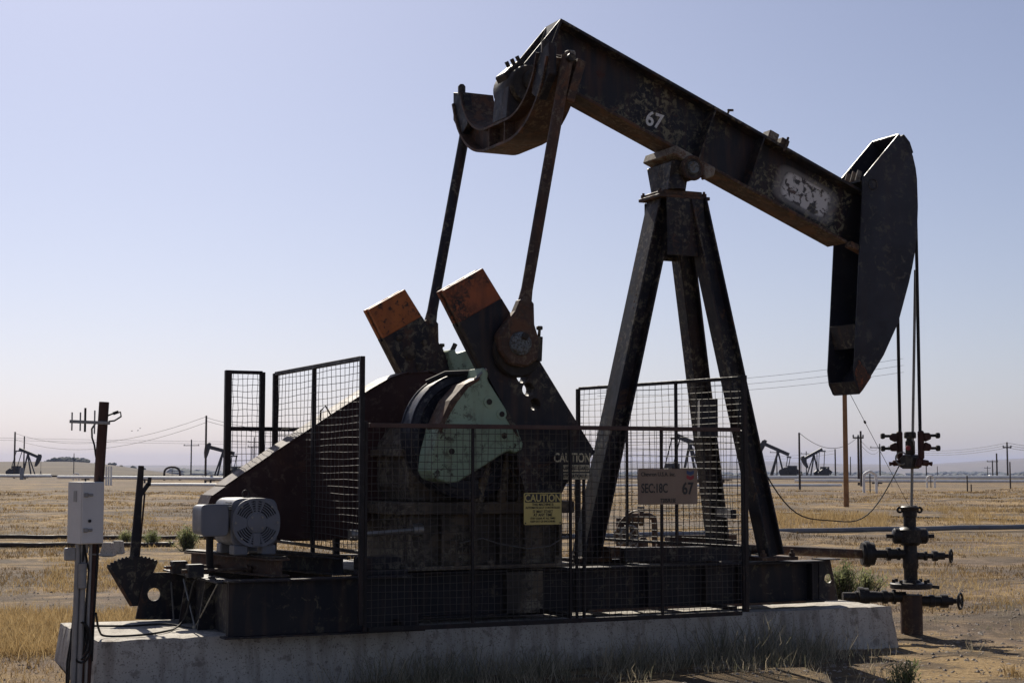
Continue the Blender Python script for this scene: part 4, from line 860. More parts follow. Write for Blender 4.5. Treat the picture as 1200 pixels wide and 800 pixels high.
for s in (-1, 1):
    MB().lathe([(0.075, 0), (0.075, 0.06), (0.06, 0.075), (0.02, 0.08), (0.02, 0.14), (0, 0.14)], WPt(s * .09, 0.955), A1 * s, 16).build('preventer_ram', M['blackiron'], wh, 0, 40)
MB().lathe([(0.06, 0), (0.06, 0.09), (0.07, 0.10), (0.07, 0.15), (0.085, 0.16), (0.09, 0.185), (0.07, 0.20), (0, .2)], (WX, WY, 1.046), (0, 0, 1), 18).build('stuffing_box', M['blackiron'], wh, 0, 40)
for s in (-1, 1): MB().torus(WPt(s * .095, 1.205), FWD, 0.022, 0.012, 14, 6).build('stuffing_ear', M['blackiron'], wh, 0, 50)
def valve_run(z, s, items, name, m_='blackiron'):
    prof = []; h = 0
    for r_, l in items: prof += [(r_, h + .002), (r_, h + l - .002)]; h += l
    return MB().lathe(prof + [(0, h)], WPt(s * .05, z), A1 * s, 16).build(name, M[m_], wh, 0, 35), h
v, h = valve_run(0.785, -1, [(0.045, .05), (0.06, .03), (0.05, .06), (0.065, .04), (0.04, .10), (0.055, .02), (0.11, .045), (0.125, .045), (0.11, .03)], 'flow_valve')
v, h = valve_run(0.765, 1, [(0.035, .08), (0.045, .03), (0.025, .05), (0.05, .05), (0.035, .07), (0.02, .06)], 'bleed_valve')
hwp = WPt(0.05 + h, 0.765)
def handwheel(c, ax, r_, parent):
    mb = MB().torus(c, ax, r_, r_ * .17, 20, 6); a = Vector(ax).orthogonal().normalized(); b = Vector(ax).normalized().cross(a)
    for k in range(4): mb.cyl(c, Vector(c) + (a * math.cos(k * math.pi / 2) + b * math.sin(k * math.pi / 2)) * r_, r_ * .10, n=6)
    return mb.build('handwheel', M['blackiron'], parent, 0, 50)
handwheel(hwp, (A1 - FWD * .5), 0.06, v)
v, h = valve_run(0.375, -1, [(0.05, .10), (0.07, .03), (0.05, .05), (0.065, .05), (0.05, .05), (0.055, .08), (0.085, .05), (0.095, .05), (0.055, .03), (0.045, .12)], 'casing_valve')
v, h = valve_run(0.335, 1, [(0.05, .12), (0.06, .05), (0.05, .06), (0.065, .07), (0.04, .05), (0.025, .07)], 'casing_valve')
handwheel(WPt(0.05 + h, 0.335), (A1 - FWD * .6), 0.075, v)
fp = WPt(-0.47, 0.785)
fpp = MB().tube([fp, (6.0, 0.80, 0.86), (5.6, 0.95, 0.86)], 0.045, 12).build('flow_pipe', M['rusty'], None, 0, 60, org=(6.9, 0.4, 0.8)); tag(fpp, 'rusty brown pipe running level from the wellhead flange behind the skid', 'pipe')
# load-cell cable
pts = []
p0, p1 = V(XR - .05, 0.1, 1.64), V(5.86, -0.40, 1.68)
for i in range(25):
    t_ = i / 24; p = p0.lerp(p1, t_); p.z -= 0.60 * 4 * t_ * (1 - t_) * (1 + 0.1 * math.sin(t_ * 9)); pts.append(p)
o = MB().tube(pts, 0.006, 6).build('signal_cable', M['rubber'], None, 0, 60, org=p0); tag(o, 'thin black cable drooping from the carrier bar to the Samson post', 'cable')

# ------------------------------------------------------------------ post with antenna, control cabinet
PD = 11.15
pb = far(105, PD); pb.z = gz(pb.x, pb.y) - .05
lean = RGT * 0.075 
ptop = far(122, PD) ; ptop.z = 1.6 + (HOR - 471) * PD / FPX
po = thing('utility_post', 'rusty brown steel post leaning beside the slab and carrying antenna and cabinet', 'post', pb)
pdir = (ptop - pb)
def PPt(z, s=0, f=0): return pb + pdir * ((z - pb.z) / pdir.z) + RGT * s + FWD * f
MB().tube([pb, ptop], 0.034, 14).build('post_pipe', M['post'], po, 0.002, 50)
for z in (0.42, 1.02): MB().torus(PPt(z), pdir, 0.036, 0.006, 16, 5).build('band_clamp', M['galv'], po)
an = thing('antenna', 'small grey yagi antenna on top of the rusty post', 'antenna', PPt(1.93))
zt = 1.6 + (HOR - 494) * PD / FPX
MB().bar(PPt(zt, -.215, -.045), PPt(zt, 0.06, -.045) + V(0, 0, -.012), 0.02, 0.022).build('boom', M['galv'], an, 0.002)
for u_, z0_, z1_ in ((-.20, -.062, .062), (-.143, -.065, .062), (-.110, -.072, .092), (-.045, -.085, .075)):
    MB().cyl(PPt(zt, u_, -.045) + V(0, 0, z0_), PPt(zt, u_, -.045) + V(0, 0, z1_), 0.0055 if abs(u_ + .110) > .01 else 0.008, n=6).build('element', M['rubber'] if abs(u_ + .110) < .01 else M['galv'], an)
c_ = PPt(zt)
o = MB().tube([c_ + RGT * .05 - FWD * .04, c_ + RGT * .09 + V(0, 0, .005) - FWD * .04, c_ + RGT * .125 + V(0, 0, .035), c_ + RGT * .12 + V(0, 0, .065), c_ + RGT * .08 + V(0, 0, .06), c_ + RGT * .035 + V(0, 0, .042)], 0.006, 6).cyl(c_ + RGT * .07 + V(0, 0, .055), c_ + RGT * .105 + V(0, 0, .067), 0.011, n=8).tube([c_ - RGT * .05 + V(0, 0, -.01), c_ - RGT * .075 + V(0, 0, -.05), c_ - RGT * .072 + V(0, 0, -.11), c_ - RGT * .055 + V(0, 0, -.16), PPt(zt - .22, -.036), PPt(1.5, .02, -.035), PPt(1.1, 0.028, -.03), PPt(0.8, .03, -.02), PPt(0.3, 0.04, -.02)], 0.0065, 6).build('coax_cable', M['rubber'], an, 0, 60)
cz1 = 1.6 - (564 - HOR) * PD / FPX; cz0 = 1.6 - (635 - HOR) * PD / FPX
cc = far(97, PD - .12); cc.z = cz0
ct = thing('control_cabinet', 'pale grey control cabinet with two latches strapped to the rusty post', 'cabinet', cc)
ca = R(-52)    # turned so that door and left side both show
ux = RGT * math.cos(R(28)) + FWD * math.sin(R(28)); uy = -RGT * math.sin(R(28)) + FWD * math.cos(R(28))
def CPt(a, b, z): return cc + ux * a + uy * b + V(0, 0, z - cc.z)
def cbox(a0, a1, b0, b1, z0, z1, nm, m_, par, bev=.003):
    vs = [CPt(a, b, z) for a in (a0, a1) for b in (b0, b1) for z in (z0, z1)]
    return MB().add(vs, [(0, 1, 3, 2), (4, 6, 7, 5), (0, 4, 5, 1), (2, 3, 7, 6), (0, 2, 6, 4), (1, 5, 7, 3)]).build(nm, M[m_], par, bev)
# left side faces camera-left; door faces camera-right
ux = (RGT * 0.80 + FWD * 0.60).normalized(); uy = (-RGT * 0.60 + FWD * 0.80).normalized()
fc = far(97.5, PD - .2)
cc = Vector((fc.x, fc.y, cz0))
cbox(0, 0.158, 0, 0.235, cz0, cz1, 'cabinet_body', 'boxwhite', ct)
cbox(0.003, 0.155, -0.016, -0.001, cz0 + .004, cz1 - .004, 'cabinet_door', 'boxwhite', ct)
for z in (cz1 - .088, cz0 + .094):
    l_ = cbox(0.012, 0.040, -0.030, -0.0165, z - .014, z + .014, 'latch', 'galv', ct); cbox(0.041, 0.075, -0.027, -0.0165, z - .008, z + .009, 'latch_tongue', 'galv', l_)
MB().lathe([(0.011, 0), (0.011, 0.006), (0, .006)], CPt(0.055, -.0165, cz0 + .155), -uy, 12).build('door_lock', M['rubber'], ct)
cbox(-0.003, -0.0005, 0.075, 0.13, cz1 - .135, cz1 - .06, 'data_plate', 'galv', ct, 0)
for z in (cz0 + .08, cz1 - .08):
    MB().bar(CPt(0.06, 0.236, z), PPt(z, -.01, -.036), 0.03, 0.02).build('mounting_strut', M['galv'], ct)
# conduits below the cabinet
cu = thing('conduit_riser', 'galvanised conduits and junction box running down below the cabinet', 'conduit', far(93, PD - .1))
for i, (s_, r_) in enumerate(((-.045, .018), (-.005, .022), (0.045, .011))):
    c0 = CPt(0.07 + s_, 0.10, cz0 - .002); b0 = Vector((c0.x, c0.y, gz(c0.x, c0.y) - .05)) - RGT * .02
    MB().tube([c0, c0.lerp(b0, .5), b0], r_, 10).build('conduit_pipe', M['galv'], cu, 0, 60)
    if i == 1: MB().tube([c0 + V(0, 0, 0), c0 + V(0, 0, -.06)], r_ * 1.35, 8).build('coupling', M['galv'], cu, 0, 60)
jb = CPt(-0.02, 0.13, cz0 - .07); MB().box(jb, (0.07, 0.06, 0.085)).build('junction_box', M['galv'], cu, 0.006)
jb = CPt(0.05, 0.08, cz0 - .18)
MB().tube([jb + V(0, 0, .05), jb + V(0, 0, -.12)], 0.03, 10).build('conduit_body', M['galv'], cu, 0.004, 50)
# black cables and the coil
cl = thing('cable_coil', 'loops of black cable hanging on the rusty post above the ground', 'cable coil', PPt(.3))
for k in range(4):
    mb = MB(); c0 = PPt(0.47 - .012 * k, -.055 + .012 * k, -.06 - .012 * k); pts = []
    for i in range(25):
        a = 2 * math.pi * i / 24; pts.append(c0 + RGT * (.048 + .006 * k) * math.cos(a) + V(0, 0, (.11 + .008 * k) * math.sin(a)) + FWD * .01 * math.sin(2 * a + k))
    mb.tube(pts, 0.0075, 6, caps=False).build('cable_loop', M['rubber'], cl, 0, 60)
for s_, f_ in ((-.085, -.08), (-.105, -.05), (-.02, -.055)):
    MB().tube([CPt(.05, .06, cz0), PPt(0.9, s_ * .6, f_), PPt(.7, s_ * .9, f_), PPt(.45, s_, f_), PPt(.3, s_ * 1.15, f_), PPt(0.0, s_ * 1.05, f_)], 0.008, 6).build('hanging_cable', M['rubber'], cl, 0, 60)
# cable lying over the slab from the post to the skid
z_ = 0.395
pts = [PPt(.62, .04), V(0.02, -0.72, 0.45), V(0.10, -0.60, z_), V(0.35, -0.62, z_), V(0.55, -0.45, z_), V(0.72, -0.15, z_), V(0.80, -0.10, 0.48), V(0.80, -0.30, 0.72), V(0.84, -0.36, 0.80)]
def smooth_path(p, n=5):
    out = []
    for i in range(len(p) - 1):
        a, b, c, d = p[max(i - 1, 0)], p[i], p[i + 1], p[min(i + 2, len(p) - 1)]
        for k in range(n):
            t = k / n; out.append(0.5 * ((2 * b) + (c - a) * t + (2 * a - 5 * b + 4 * c - d) * t * t + (3 * b - a - 3 * c + d) * t ** 3))
    return out + [p[-1]]
o = MB().tube(smooth_path(pts), 0.008, 6).build('power_cable', M['rubber'], None, 0, 60, org=pts[0]); tag(o, 'black cable lying across the slab from the rusty post up to the motor base', 'cable')
pts = [V(0.12, 0.25, z_), V(0.4, 0.10, z_), V(0.7, 0.12, z_), V(0.88, -0.3, z_), V(0.86, -0.35, 0.6)]
o = MB().tube(smooth_path(pts), 0.009, 6).build('power_cable', M['rubber'], None, 0, 60, org=pts[0]); tag(o, 'short black cable curled on the slab near the end of the skid', 'cable')

# ------------------------------------------------------------------ pipes, block and valve stand behind
def pipe(name, label, pts, r_, m_, supports=0, cat='pipe', group=None, n=10):
    pts = [Vector(p) for p in pts]
    t = thing(name, label, cat, pts[0], group)
    MB().tube(pts, r_, n).build('pipe_run', M[m_], t, 0, 60)
    if supports:
        L = (pts[-1] - pts[0]).length; k = max(2, int(L / supports))
        for i in range(k):
            p = pts[0].lerp(pts[-1], (i + .5) / k); g = gz(p.x, p.y)
            mb = MB().bar((p.x, p.y, g - .1), (p.x, p.y, p.z - r_ * .6), 0.16, 0.16); mb.bar(V(p.x, p.y, p.z - r_ - .04) - RGT * .45, V(p.x, p.y, p.z - r_ - .04) + RGT * .45, 0.12, 0.10)
            mb.build('pipe_support', M['darkpipe'], t)
    return t
def run(u0, d0, u1, d1, n, dz):
    ps = [on(u0 + (u1 - u0) * i / n, d0 + (d1 - d0) * i / n) for i in range(n + 1)]; zs = [p.z for p in ps]
    for i, p in enumerate(ps): p.z = sum(zs) / len(zs) + (zs[i] - sum(zs) / len(zs)) * .15 + dz + 0.006 * math.sin(i * 1.7)
    return ps
pipe('flow_line', 'long blue-grey pipe lying on the field behind the wellhead', run(560, 33, 1290, 41, 30, 0.085), 0.06, 'bluepipe')
pipe('flow_line', 'thin dark pipe lying on the field beyond the blue-grey pipe at right', run(905, 55, 1290, 45, 24, 0.04), 0.04, 'darkpipe')
pipe('flow_line', 'dark pipe on the ground left of the slab, the farther of two', run(-60, 34.5, 300, 33.5, 20, 0.06), 0.045, 'darkpipe', 0)
pipe('flow_line', 'dark pipe on the ground left of the slab, the nearer of two', run(-60, 31.2, 206, 31.3, 16, 0.06), 0.05, 'darkpipe', 0)
pipe('flow_line', 'dark pipe lying behind the motor and belt guard at the foot of the fence', run(255, 26.5, 560, 27.5, 16, 0.08), 0.055, 'darkpipe', 0)
b0 = on(130, 28.5)
bl = MB(); 
def taper(c, w0, w1, h, d0, d1):
    vs = [Vector(c) + RGT * (sx_ * w0 / 2) + FWD * (sy_ * d0 / 2) for sx_, sy_ in ((-1, -1), (1, -1), (1, 1), (-1, 1))] + [Vector(c) + RGT * (sx_ * w1 / 2) + FWD * (sy_ * d1 / 2) + V(0, 0, h) for sx_, sy_ in ((-1, -1), (1, -1), (1, 1), (-1, 1))]
    return vs, [(3, 2, 1, 0), (4, 5, 6, 7), (0, 1, 5, 4), (1, 2, 6, 5), (2, 3, 7, 6), (3, 0, 4, 7)]
bl.add(*taper(b0 - V(0, 0, .03), .25, .15, .25, .3, .2)); o = bl.build('concrete_block', M['concrete'], None, 0.012, org=b0); tag(o, 'small tapered pale concrete block beside the dark pipes left of the lever', 'concrete block')
b1 = on(141, 29.2); o = MB().add(*taper(b1 - V(0, 0, .03), .22, .16, .25, .25, .2)).build('concrete_block', M['concrete'], None, 0.012, org=b1); tag(o, 'second pale concrete block, half hidden right of the tapered block', 'concrete block')
# valve stand behind the samson post
vb = on(742, 18.2); vst = thing('valve_stand', 'rusty valve manifold with handwheels seen through the fence behind the Samson post', 'valve', vb)
def VP(s_, z, f=0): return vb + RGT * s_ + FWD * f + V(0, 0, z - vb.z)
zc = lambda v: 1.6 - (v - HOR) * 18.2 / FPX
MB().tube(smooth_path([VP(.23, vb.z - .05), VP(.23, .55), VP(.23, zc(612)), VP(.20, zc(605)), VP(.14, zc(603)), VP(0.02, zc(604))], 4), 0.033, 10).build('elbow_pipe', M['rusty'], vst, 0, 60)
MB().lathe([(0.05, -.10), (0.09, -.09), (0.09, -.05), (0.06, -.04), (0.06, 0.05), (0.09, .06), (0.09, .10), (.05, .11)], VP(0.0, zc(606)), A1, 16).build('valve_body', M['rusty'], vst, 0, 40)
MB().tube([VP(0, vb.z - .05), VP(0, zc(606))], 0.05, 10).tube([VP(-.14, vb.z - .05), VP(-.14, zc(606))], 0.06, 10).build('riser_pipe', M['rusty'], vst, 0, 60)
MB().lathe([(0.04, 0), (0.06, .02), (0.06, .12), (0.03, .16), (0, .16)], VP(0.1, zc(645)), (0, 0, 1), 12).build('bleed_pot', M['rusty'], vst, 0, 40)
for c_, r_, ax in ((VP(-.06, zc(625), -.15), .10, -FWD + A1 * .3), (VP(-.16, zc(627), -.12), .085, -FWD - A1 * .9), (VP(-.02, zc(634), -.16), .05, -FWD)):
    w_ = handwheel(c_, ax, r_, vst); w_.data.materials.clear(); w_.data.materials.append(M['steel'])
MB().tube(smooth_path([VP(-.19, zc(640), -.1), VP(-.20, zc(622), -.1), VP(-.14, zc(608), -.1), VP(0.0, zc(598), -.1), VP(0.22, zc(597), -.1), VP(.4, zc(598), -.1)], 5), 0.012, 6).build('hose', M['rusty'], vst, 0, 60)
MB().cyl(VP(.08, zc(603)), VP(.08, zc(594)), 0.012, n=6).cyl(VP(.04, zc(594)), VP(.12, zc(594)), 0.012, n=6).build('valve_handle', M['steel'], vst)

# white jacketed pipelines across the middle distance
WPG = 'white pipelines on low supports'
pipe('pipeline', 'long white pipeline on low supports across the right middle distance, farthest one', run(640, 178, 1330, 178, 6, 0.55), 0.22, 'whitepipe', 12, 'pipeline', WPG)
pipe('pipeline', 'white pipeline below the far one, with dark trestles, at right', run(930, 143, 1330, 136, 5, 0.45), 0.15, 'whitepipe', 11, 'pipeline', WPG)
pipe('pipeline', 'pale thin pipeline nearest the camera among those left of the orange pole', run(640, 121, 985, 121, 5, 0.28), 0.11, 'whitepipe', 0, 'pipeline', WPG)
pipe('pipeline', 'white pipeline on supports left of the belt guard, running from the post to the lever', run(70, 186, 290, 158, 5, 0.55), 0.2, 'whitepipe', 11, 'pipeline', WPG)
pipe('pipeline', 'white pipeline in front of the leftmost distant pumpjack', run(-60, 230, 62, 228, 4, 0.5), 0.22, 'whitepipe', 12, 'pipeline', WPG)
pipe('pipeline', 'low pale pipeline just above the grass right of the brake lever', run(178, 124, 300, 121, 3, 0.3), 0.12, 'whitepipe', 0, 'pipeline', WPG)
pipe('pipeline', 'dark pipeline crossing behind the white one at left', run(60, 255, 460, 250, 5, 0.4), 0.16, 'darkpipe', 14, 'pipeline')
pipe('pipeline', 'dark pipeline along the brow of the field at right', run(760, 205, 1330, 198, 5, 0.35), 0.2, 'darkpipe', 16, 'pipeline')
def uloop(label, u, d, w_, h_, r_, m_):
    b = on(u, d); t = thing('pipe_loop', label, 'pipe loop', b)
    L_ = b - RGT * w_ / 2; R_ = b + RGT * w_ / 2; k = min(w_ * .45, h_ * .4)
    pts = [L_ - V(0, 0, .2), L_ + V(0, 0, h_ - k), L_ + V(0, 0, h_ - k * .35) + RGT * k * .3, L_ + V(0, 0, h_) + RGT * k, R_ + V(0, 0, h_) - RGT * k, R_ + V(0, 0, h_ - k * .35) - RGT * k * .3, R_ + V(0, 0, h_ - k), R_ - V(0, 0, .2)]
    MB().tube(smooth_path(pts, 3), r_, 8).build('loop_pipe', M[m_], t, 0, 60)
    MB().bar(b, b + V(0, 0, h_ * .9), .05, .05).build('loop_stay', M['darkpipe'], t)
uloop('white pipe loop standing right of the orange pole', 1018, 99, .75, 1.35, .085, 'whitepipe')
uloop('small white pipe loop right of the polished rod', 1089, 130, .62, .95, .07, 'whitepipe')
uloop('dark pipe loop standing beyond the brake lever', 203, 210, 2.0, 1.7, .14, 'darkpipe')
uloop('tiny pale pipe loop left of the rusty post', 91, 215, .75, 0.9, .10, 'whitepipe')
# vertical white manifold
b = on(129, 150); t = thing('pipe_manifold', 'bundle of upright white pipes right of the rusty post in the field', 'manifold', b)
for k in range(3): MB().cyl(b + RGT * (.22 * (k - 1)) - V(0, 0, .1), b + RGT * (.22 * (k - 1)) + V(0, 0, 1.75), 0.085, n=10).build('upright_pipe', M['whitepipe'], t, 0, 50)
b = on(27.5, 228); t = thing('pipe_manifold', 'pale upright vessel in front of the leftmost distant pumpjack', 'manifold', b)
MB().lathe([(0.28, 0), (0.28, 1.5), (0.2, 1.65), (0, 1.65)], b, n=12).build('vessel', M['galv'], t, 0, 40)

# ------------------------------------------------------------------ distant pumpjacks
def far_jack(label, u, d, rotz, tilt, crank, sc=1.0, flip=False):
    b = on(u, d)
    t = thing('pumpjack', label, 'pumpjack', b, 'distant pumpjacks'); t.rotation_euler = (0, 0, rotz); t.scale = (sc, sc, sc)
    m_ = M['farjack']; ORG[t.name] = Vector((0, 0, 0))
    MB().bb(-3.4, 1.6, -.6, .6, 0, .35).build('skid', m_, t)
    MB().bar((0, -.08, 4.1), (1.1, -.75, .3), .18, .2).build('samson_leg', m_, t); MB().bar((0, .08, 4.1), (1.1, .75, .3), .18, .2).build('samson_leg', m_, t)
    MB().bar((0, 0, 4.1), (-.9, 0, .3), .2, .22).build('samson_leg', m_, t)
    piv = V(0, 0, 4.3); a = V(math.cos(tilt), 0, -math.sin(tilt)); up = V(math.sin(tilt), 0, math.cos(tilt))
    rear = piv - a * 1.75; front = piv + a * 2.0
    MB().bar(rear, front, .3, .5, up).build('walking_beam', m_, t)
    Pp = lambda s_, h_: ((piv + a * s_ + up * h_).x, (piv + a * s_ + up * h_).z)
    MB().prism([Pp(2.0, .55), Pp(2.35, .6), Pp(2.62, .3), Pp(2.68, -.2), Pp(2.6, -.9), Pp(2.35, -1.65), Pp(2.15, -1.75), Pp(2.05, -1.2), Pp(1.98, -.3)], -.22, .22).build('horsehead', m_, t)
    sh = V(-2.0, 0, 1.55)
    MB().bb(-2.7, -1.4, -.45, .45, .35, 2.0).build('gearbox', m_, t)
    c_ = V(math.cos(crank), 0, math.sin(crank)); wp = sh + c_ * .85; cend = sh + c_ * 1.75; pp = V(-c_.z, 0, c_.x)
    for s in (-1, 1):
        y = V(0, .75 * s, 0)
        MB().bar(sh - c_ * .3 + y, cend + y, .16, .42, pp).build('crank_arm', m_, t)
        MB().prism([((sh + c_ * x_ + pp * z_).x, (sh + c_ * x_ + pp * z_).z) for x_, z_ in ((.7, .55), (1.6, .55), (1.8, .3), (1.8, -.3), (1.6, -.55), (.7, -.55), (.5, 0))], .66 * s, .92 * s).build('counterweight', m_, t)
        MB().bar(wp + V(0, .98 * s, 0), V(rear.x, .98 * s, rear.z - .35), .1, .1).build('pitman_arm', m_, t)
    MB().bb(rear.x - .15, rear.x + .15, -1.05, 1.05, rear.z - .45, rear.z - .25).build('equalizer', m_, t)
    MB().bar((-3.2, .2, .9), (-2.1, .2, 1.6), .3, .6).build('belt_guard', m_, t)
    hx = (piv + a * 2.68).x
    MB().cyl((hx, 0, 0), (hx, 0, (piv + a * 2.6).z - .3), .03, n=6).build('polished_rod', m_, t)
    MB().lathe([(.12, -.1), (.12, .5), (.2, .52), (.2, .7), (.1, .72), (.1, 1.1), (0, 1.1)], (hx, 0, 0), n=8).build('wellhead', m_, t)
    return t
yaw_r = math.atan2(RGT.y, RGT.x)
far_jack('distant pumpjack at right with its head raised, left of the thin pole', 911, 232, yaw_r + math.pi - .35, R(-24), R(-25), .98)
far_jack('smaller distant pumpjack at right with its head down, between two thin poles', 953, 268, yaw_r + math.pi + .3, R(26), R(-35), .95)
far_jack('distant pumpjack at the left edge with its head lowered', 34, 282, yaw_r - .2, R(21), R(215), 1.0)
far_jack('distant pumpjack seen through the fence mesh beside the rusty section sign', 808, 180, yaw_r - .55, R(23), R(220), 1.05)
far_jack('distant pumpjack half hidden behind the tall end fence left of the motor', 262, 205, yaw_r + math.pi + .5, R(-14), R(-30), .88)

# ------------------------------------------------------------------ poles and wires
PT = {}
def pole(key, label, u, ytop, d, r_=0.12, arms=(), m_='wood_dark', lean=0):
    b = on(u, d); zt_ = 1.6 + (HOR - ytop) * d / FPX; tp = V(b.x, b.y, zt_) + RGT * lean
    t = thing('utility_pole', label, 'pole', b, 'field utility poles')
    MB().tube([b - V(0, 0, .3), tp], [r_, r_ * .8], 10).build('pole_shaft', M[m_], t, 0, 50)
    for dz, w_ in arms:
        MB().bar(tp + V(0, 0, -dz) - RGT * w_ / 2, tp + V(0, 0, -dz) + RGT * w_ / 2, .14, .14).build('crossarm', M['wood_dark'], t)
        for s in (-1, 0, 1): MB().lathe([(0.05, 0), (0.09, .08), (0.05, .22), (0, .24)], tp + V(0, 0, -dz + .07) + RGT * (s * w_ * .45), n=8).build('insulator', M['galv'], t)
    PT[key] = (tp, arms)
pole('O', 'thick orange-brown wooden pole standing in the grass below the horsehead', 990, 440, 63, .11, (), 'wood_orange')
pole('a', 'thin dark pole right of the raised distant pumpjack', 936, 507, 118, .085)
pole('b', 'taller dark pole just right of the orange pole, right one of a pair', 1008, 505, 140, .11)
pole('c', 'dark pole right of the orange pole, left one of a pair', 1005.0, 511, 150, .12, ((0.15, 1.0),))
pole('d', 'far pole with crossarm between the orange pole and polished rod', 1030, 520, 300, .15, ((0.7, 3.6),))
pole('e', 'far crossarm pole behind the raised pumpjack at right', 909.5, 524, 380, .14, ((1.2, 3.2),))
pole('f', 'far crossarm pole left of the small right pumpjack', 944, 528.5, 380, .13, ((0.6, 2.6),))
pole('g', 'far plain pole behind the small right pumpjack', 956.5, 528, 330, .12)
pole('h', 'plain pole halfway between the small pumpjack and orange pole', 977.8, 526, 250, .13)
pole('i', 'short far pole touching the right edge of the orange pole', 995.5, 535, 300, .11)
pole('j', 'pole with crossarm near the right edge of the photo', 1179, 518, 240, .14, ((0.8, 1.2), (0.75, 1.3)))
pole('k', 'plain dark pole left of the right edge crossarm pole', 1166.5, 531, 230, .13)
pole('l', 'far double-armed pole left of the plain dark pole at right', 1161.5, 540, 320, .14, ((0.1, 2.2),))
pole('m', 'faint far pole in the haze at right', 1155.5, 546, 520, .13, ((0.6, 2.0),))
pole('n', 'slim short pole just right of the crossarm pole at the right edge', 1181.8, 541, 112, .055)
pole('p', 'very short marker pole before the white pipeline at right', 1131.5, 557, 108, .05)
pole('p2', 'very short pale marker pole, right one of two before the pipeline', 1136, 567, 106, .05)
pole('q', 'pole right of the rope clamps in the haze', 1084, 540, 330, .13)
pole('r', 'faint thin pole farther right of the rope clamps', 1097, 546, 560, .14)
pole('s', 'tall dark pole left of the tall mesh fence end', 242, 487, 168, .12)
pole('t', 'far crossarm pole left of the tall dark pole', 225, 515, 330, .15, ((1.2, 3.2),))
pole('v', 'dark pole rising behind the leftmost distant pumpjack, left one', 18.5, 506, 262, .16)
pole('w', 'dark pole rising behind the leftmost distant pumpjack, right one', 29.5, 511, 300, .14)
pole('x', 'faint pole on the ridge left of the rusty post', 88, 531, 420, .12)
pole('y', 'far pole seen through the end fence mesh, with crossarms', 298.5, 512, 320, .14, ((1.0, 2.6), (1.9, 2.6)))
pole('z', 'far plain pole seen through the end fence mesh', 296, 523, 330, .11)
pole('u', 'faint pole through the fence mesh right of the end post', 318, 524, 420, .11)
def wire(label, p0, p1, sag, r_=0.022, name='power_line'):
    pts = []
    for i in range(17):
        t = i / 16; p = p0.lerp(p1, t); p.z -= sag * 4 * t * (1 - t); pts.append(p)
    o = MB().tube(pts, r_, 4).build(name, M['rubber'], None, org=p0); tag(o, label, 'power line', 'overhead power lines')
def sky_pt(u, y, d): return far(u, d, 1.6 + (HOR - y) * d / FPX)
wire('wire sagging from the thin pole to the pair of poles beside the orange pole', PT['a'][0], PT['c'][0] + V(0, 0, -.05), 1.1)
for k in range(3): wire('high faint wire crossing behind the Samson post and horsehead, ' + ('upper', 'middle', 'lower')[k] + ' one', sky_pt(700, 452 + 6 * k, 170), sky_pt(1060, 420 + 8 * k, 170), 0.6, .016)
for k in range(3): wire('wire running left from the right edge crossarm pole, ' + ('upper', 'middle', 'lower')[k] + ' one', PT['j'][0] + V(0, 0, -.1 - .35 * k), sky_pt(1040, 523 + 2.2 * k, 300), 1.0, .022)
for k in range(3): wire('wire running out of the photo from the right edge crossarm pole, ' + ('upper', 'middle', 'lower')[k] + ' one', PT['j'][0] + V(0, 0, -.1 - .35 * k), sky_pt(1320, 508 + 3 * k, 235), 1.2, .022)
for k in range(2): wire('wire between the left pumpjack poles and the tall dark pole, ' + ('upper', 'lower')[k] + ' one', PT['v'][0] + V(0, 0, -.2 - 1.0 * k), PT['s'][0] + V(0, 0, -.1 - .6 * k), 2.2, .02)
for k in range(2): wire('long level wire crossing the left sky, ' + ('upper', 'lower')[k] + ' one', sky_pt(-80, 511 + 2.5 * k, 300), sky_pt(620, 518 + 3 * k, 330), .5, .02)
for k in range(2): wire('wire from the tall dark pole into the fence, ' + ('upper', 'lower')[k] + ' one', PT['s'][0] + V(0, 0, -.2 - .35 * k), sky_pt(420, 495 + 4 * k, 190), 1.2, .018)
for k in range(2): wire('wire from the pole pair to the far crossarm pole, ' + ('upper', 'lower')[k] + ' one', PT['b'][0] + V(0, 0, -.8 - .4 * k), PT['d'][0] + V(0, 0, -.3 - .6 * k), .9, .02)
for k in range(2): wire('faint wire behind the distant pumpjacks at right, ' + ('upper', 'lower')[k] + ' one', PT['h'][0] + V(0, 0, -.2 - .5 * k), sky_pt(860, 531 + 2 * k, 420), .9, .022)
gw = PT['O'][0] + V(0, 0, -.3)
wire('guy wire slanting down right from the orange pole', gw, on(1062, 70, 0), 0.0, .012, 'guy_wire')
o = MB().lathe([(0.02, -.1), (.045, -.06), (.045, .06), (.02, .1)], gw.lerp(on(1062, 70, 0), .30), (gw - on(1062, 70, 0)), 8).build('guy_insulator', M['rubber'], None, 0, 50, org=gw); tag(o, 'small dark insulator on the slanting guy wire', 'insulator')
# birds
for k, (u_, y_, l_) in enumerate(((155, 505, 'leftmost of three tiny birds in the left sky'), (162, 504.5, 'middle of three tiny birds in the left sky'), (164.5, 502, 'rightmost and highest of three tiny birds in the left sky'))):
    c0 = sky_pt(u_, y_, 340)
    o = MB().lathe([(0, -.16), (.05, -.08), (.06, .02), (.03, .14), (0, .2)], c0, RGT, 8).add([c0 + V(0, 0, .02), c0 + RGT * .14 + V(0, 0, .02), c0 - FWD * .33 + V(0, 0, .12), c0 + RGT * .12 - FWD * .3 + V(0, 0, .13), c0 + FWD * .33 + V(0, 0, .12), c0 + RGT * .12 + FWD * .3 + V(0, 0, .13)], [(0, 1, 3, 2), (0, 4, 5, 1)]).build('bird', M['rubber'], None, org=c0)
    tag(o, l_, 'bird', 'birds in the left sky')

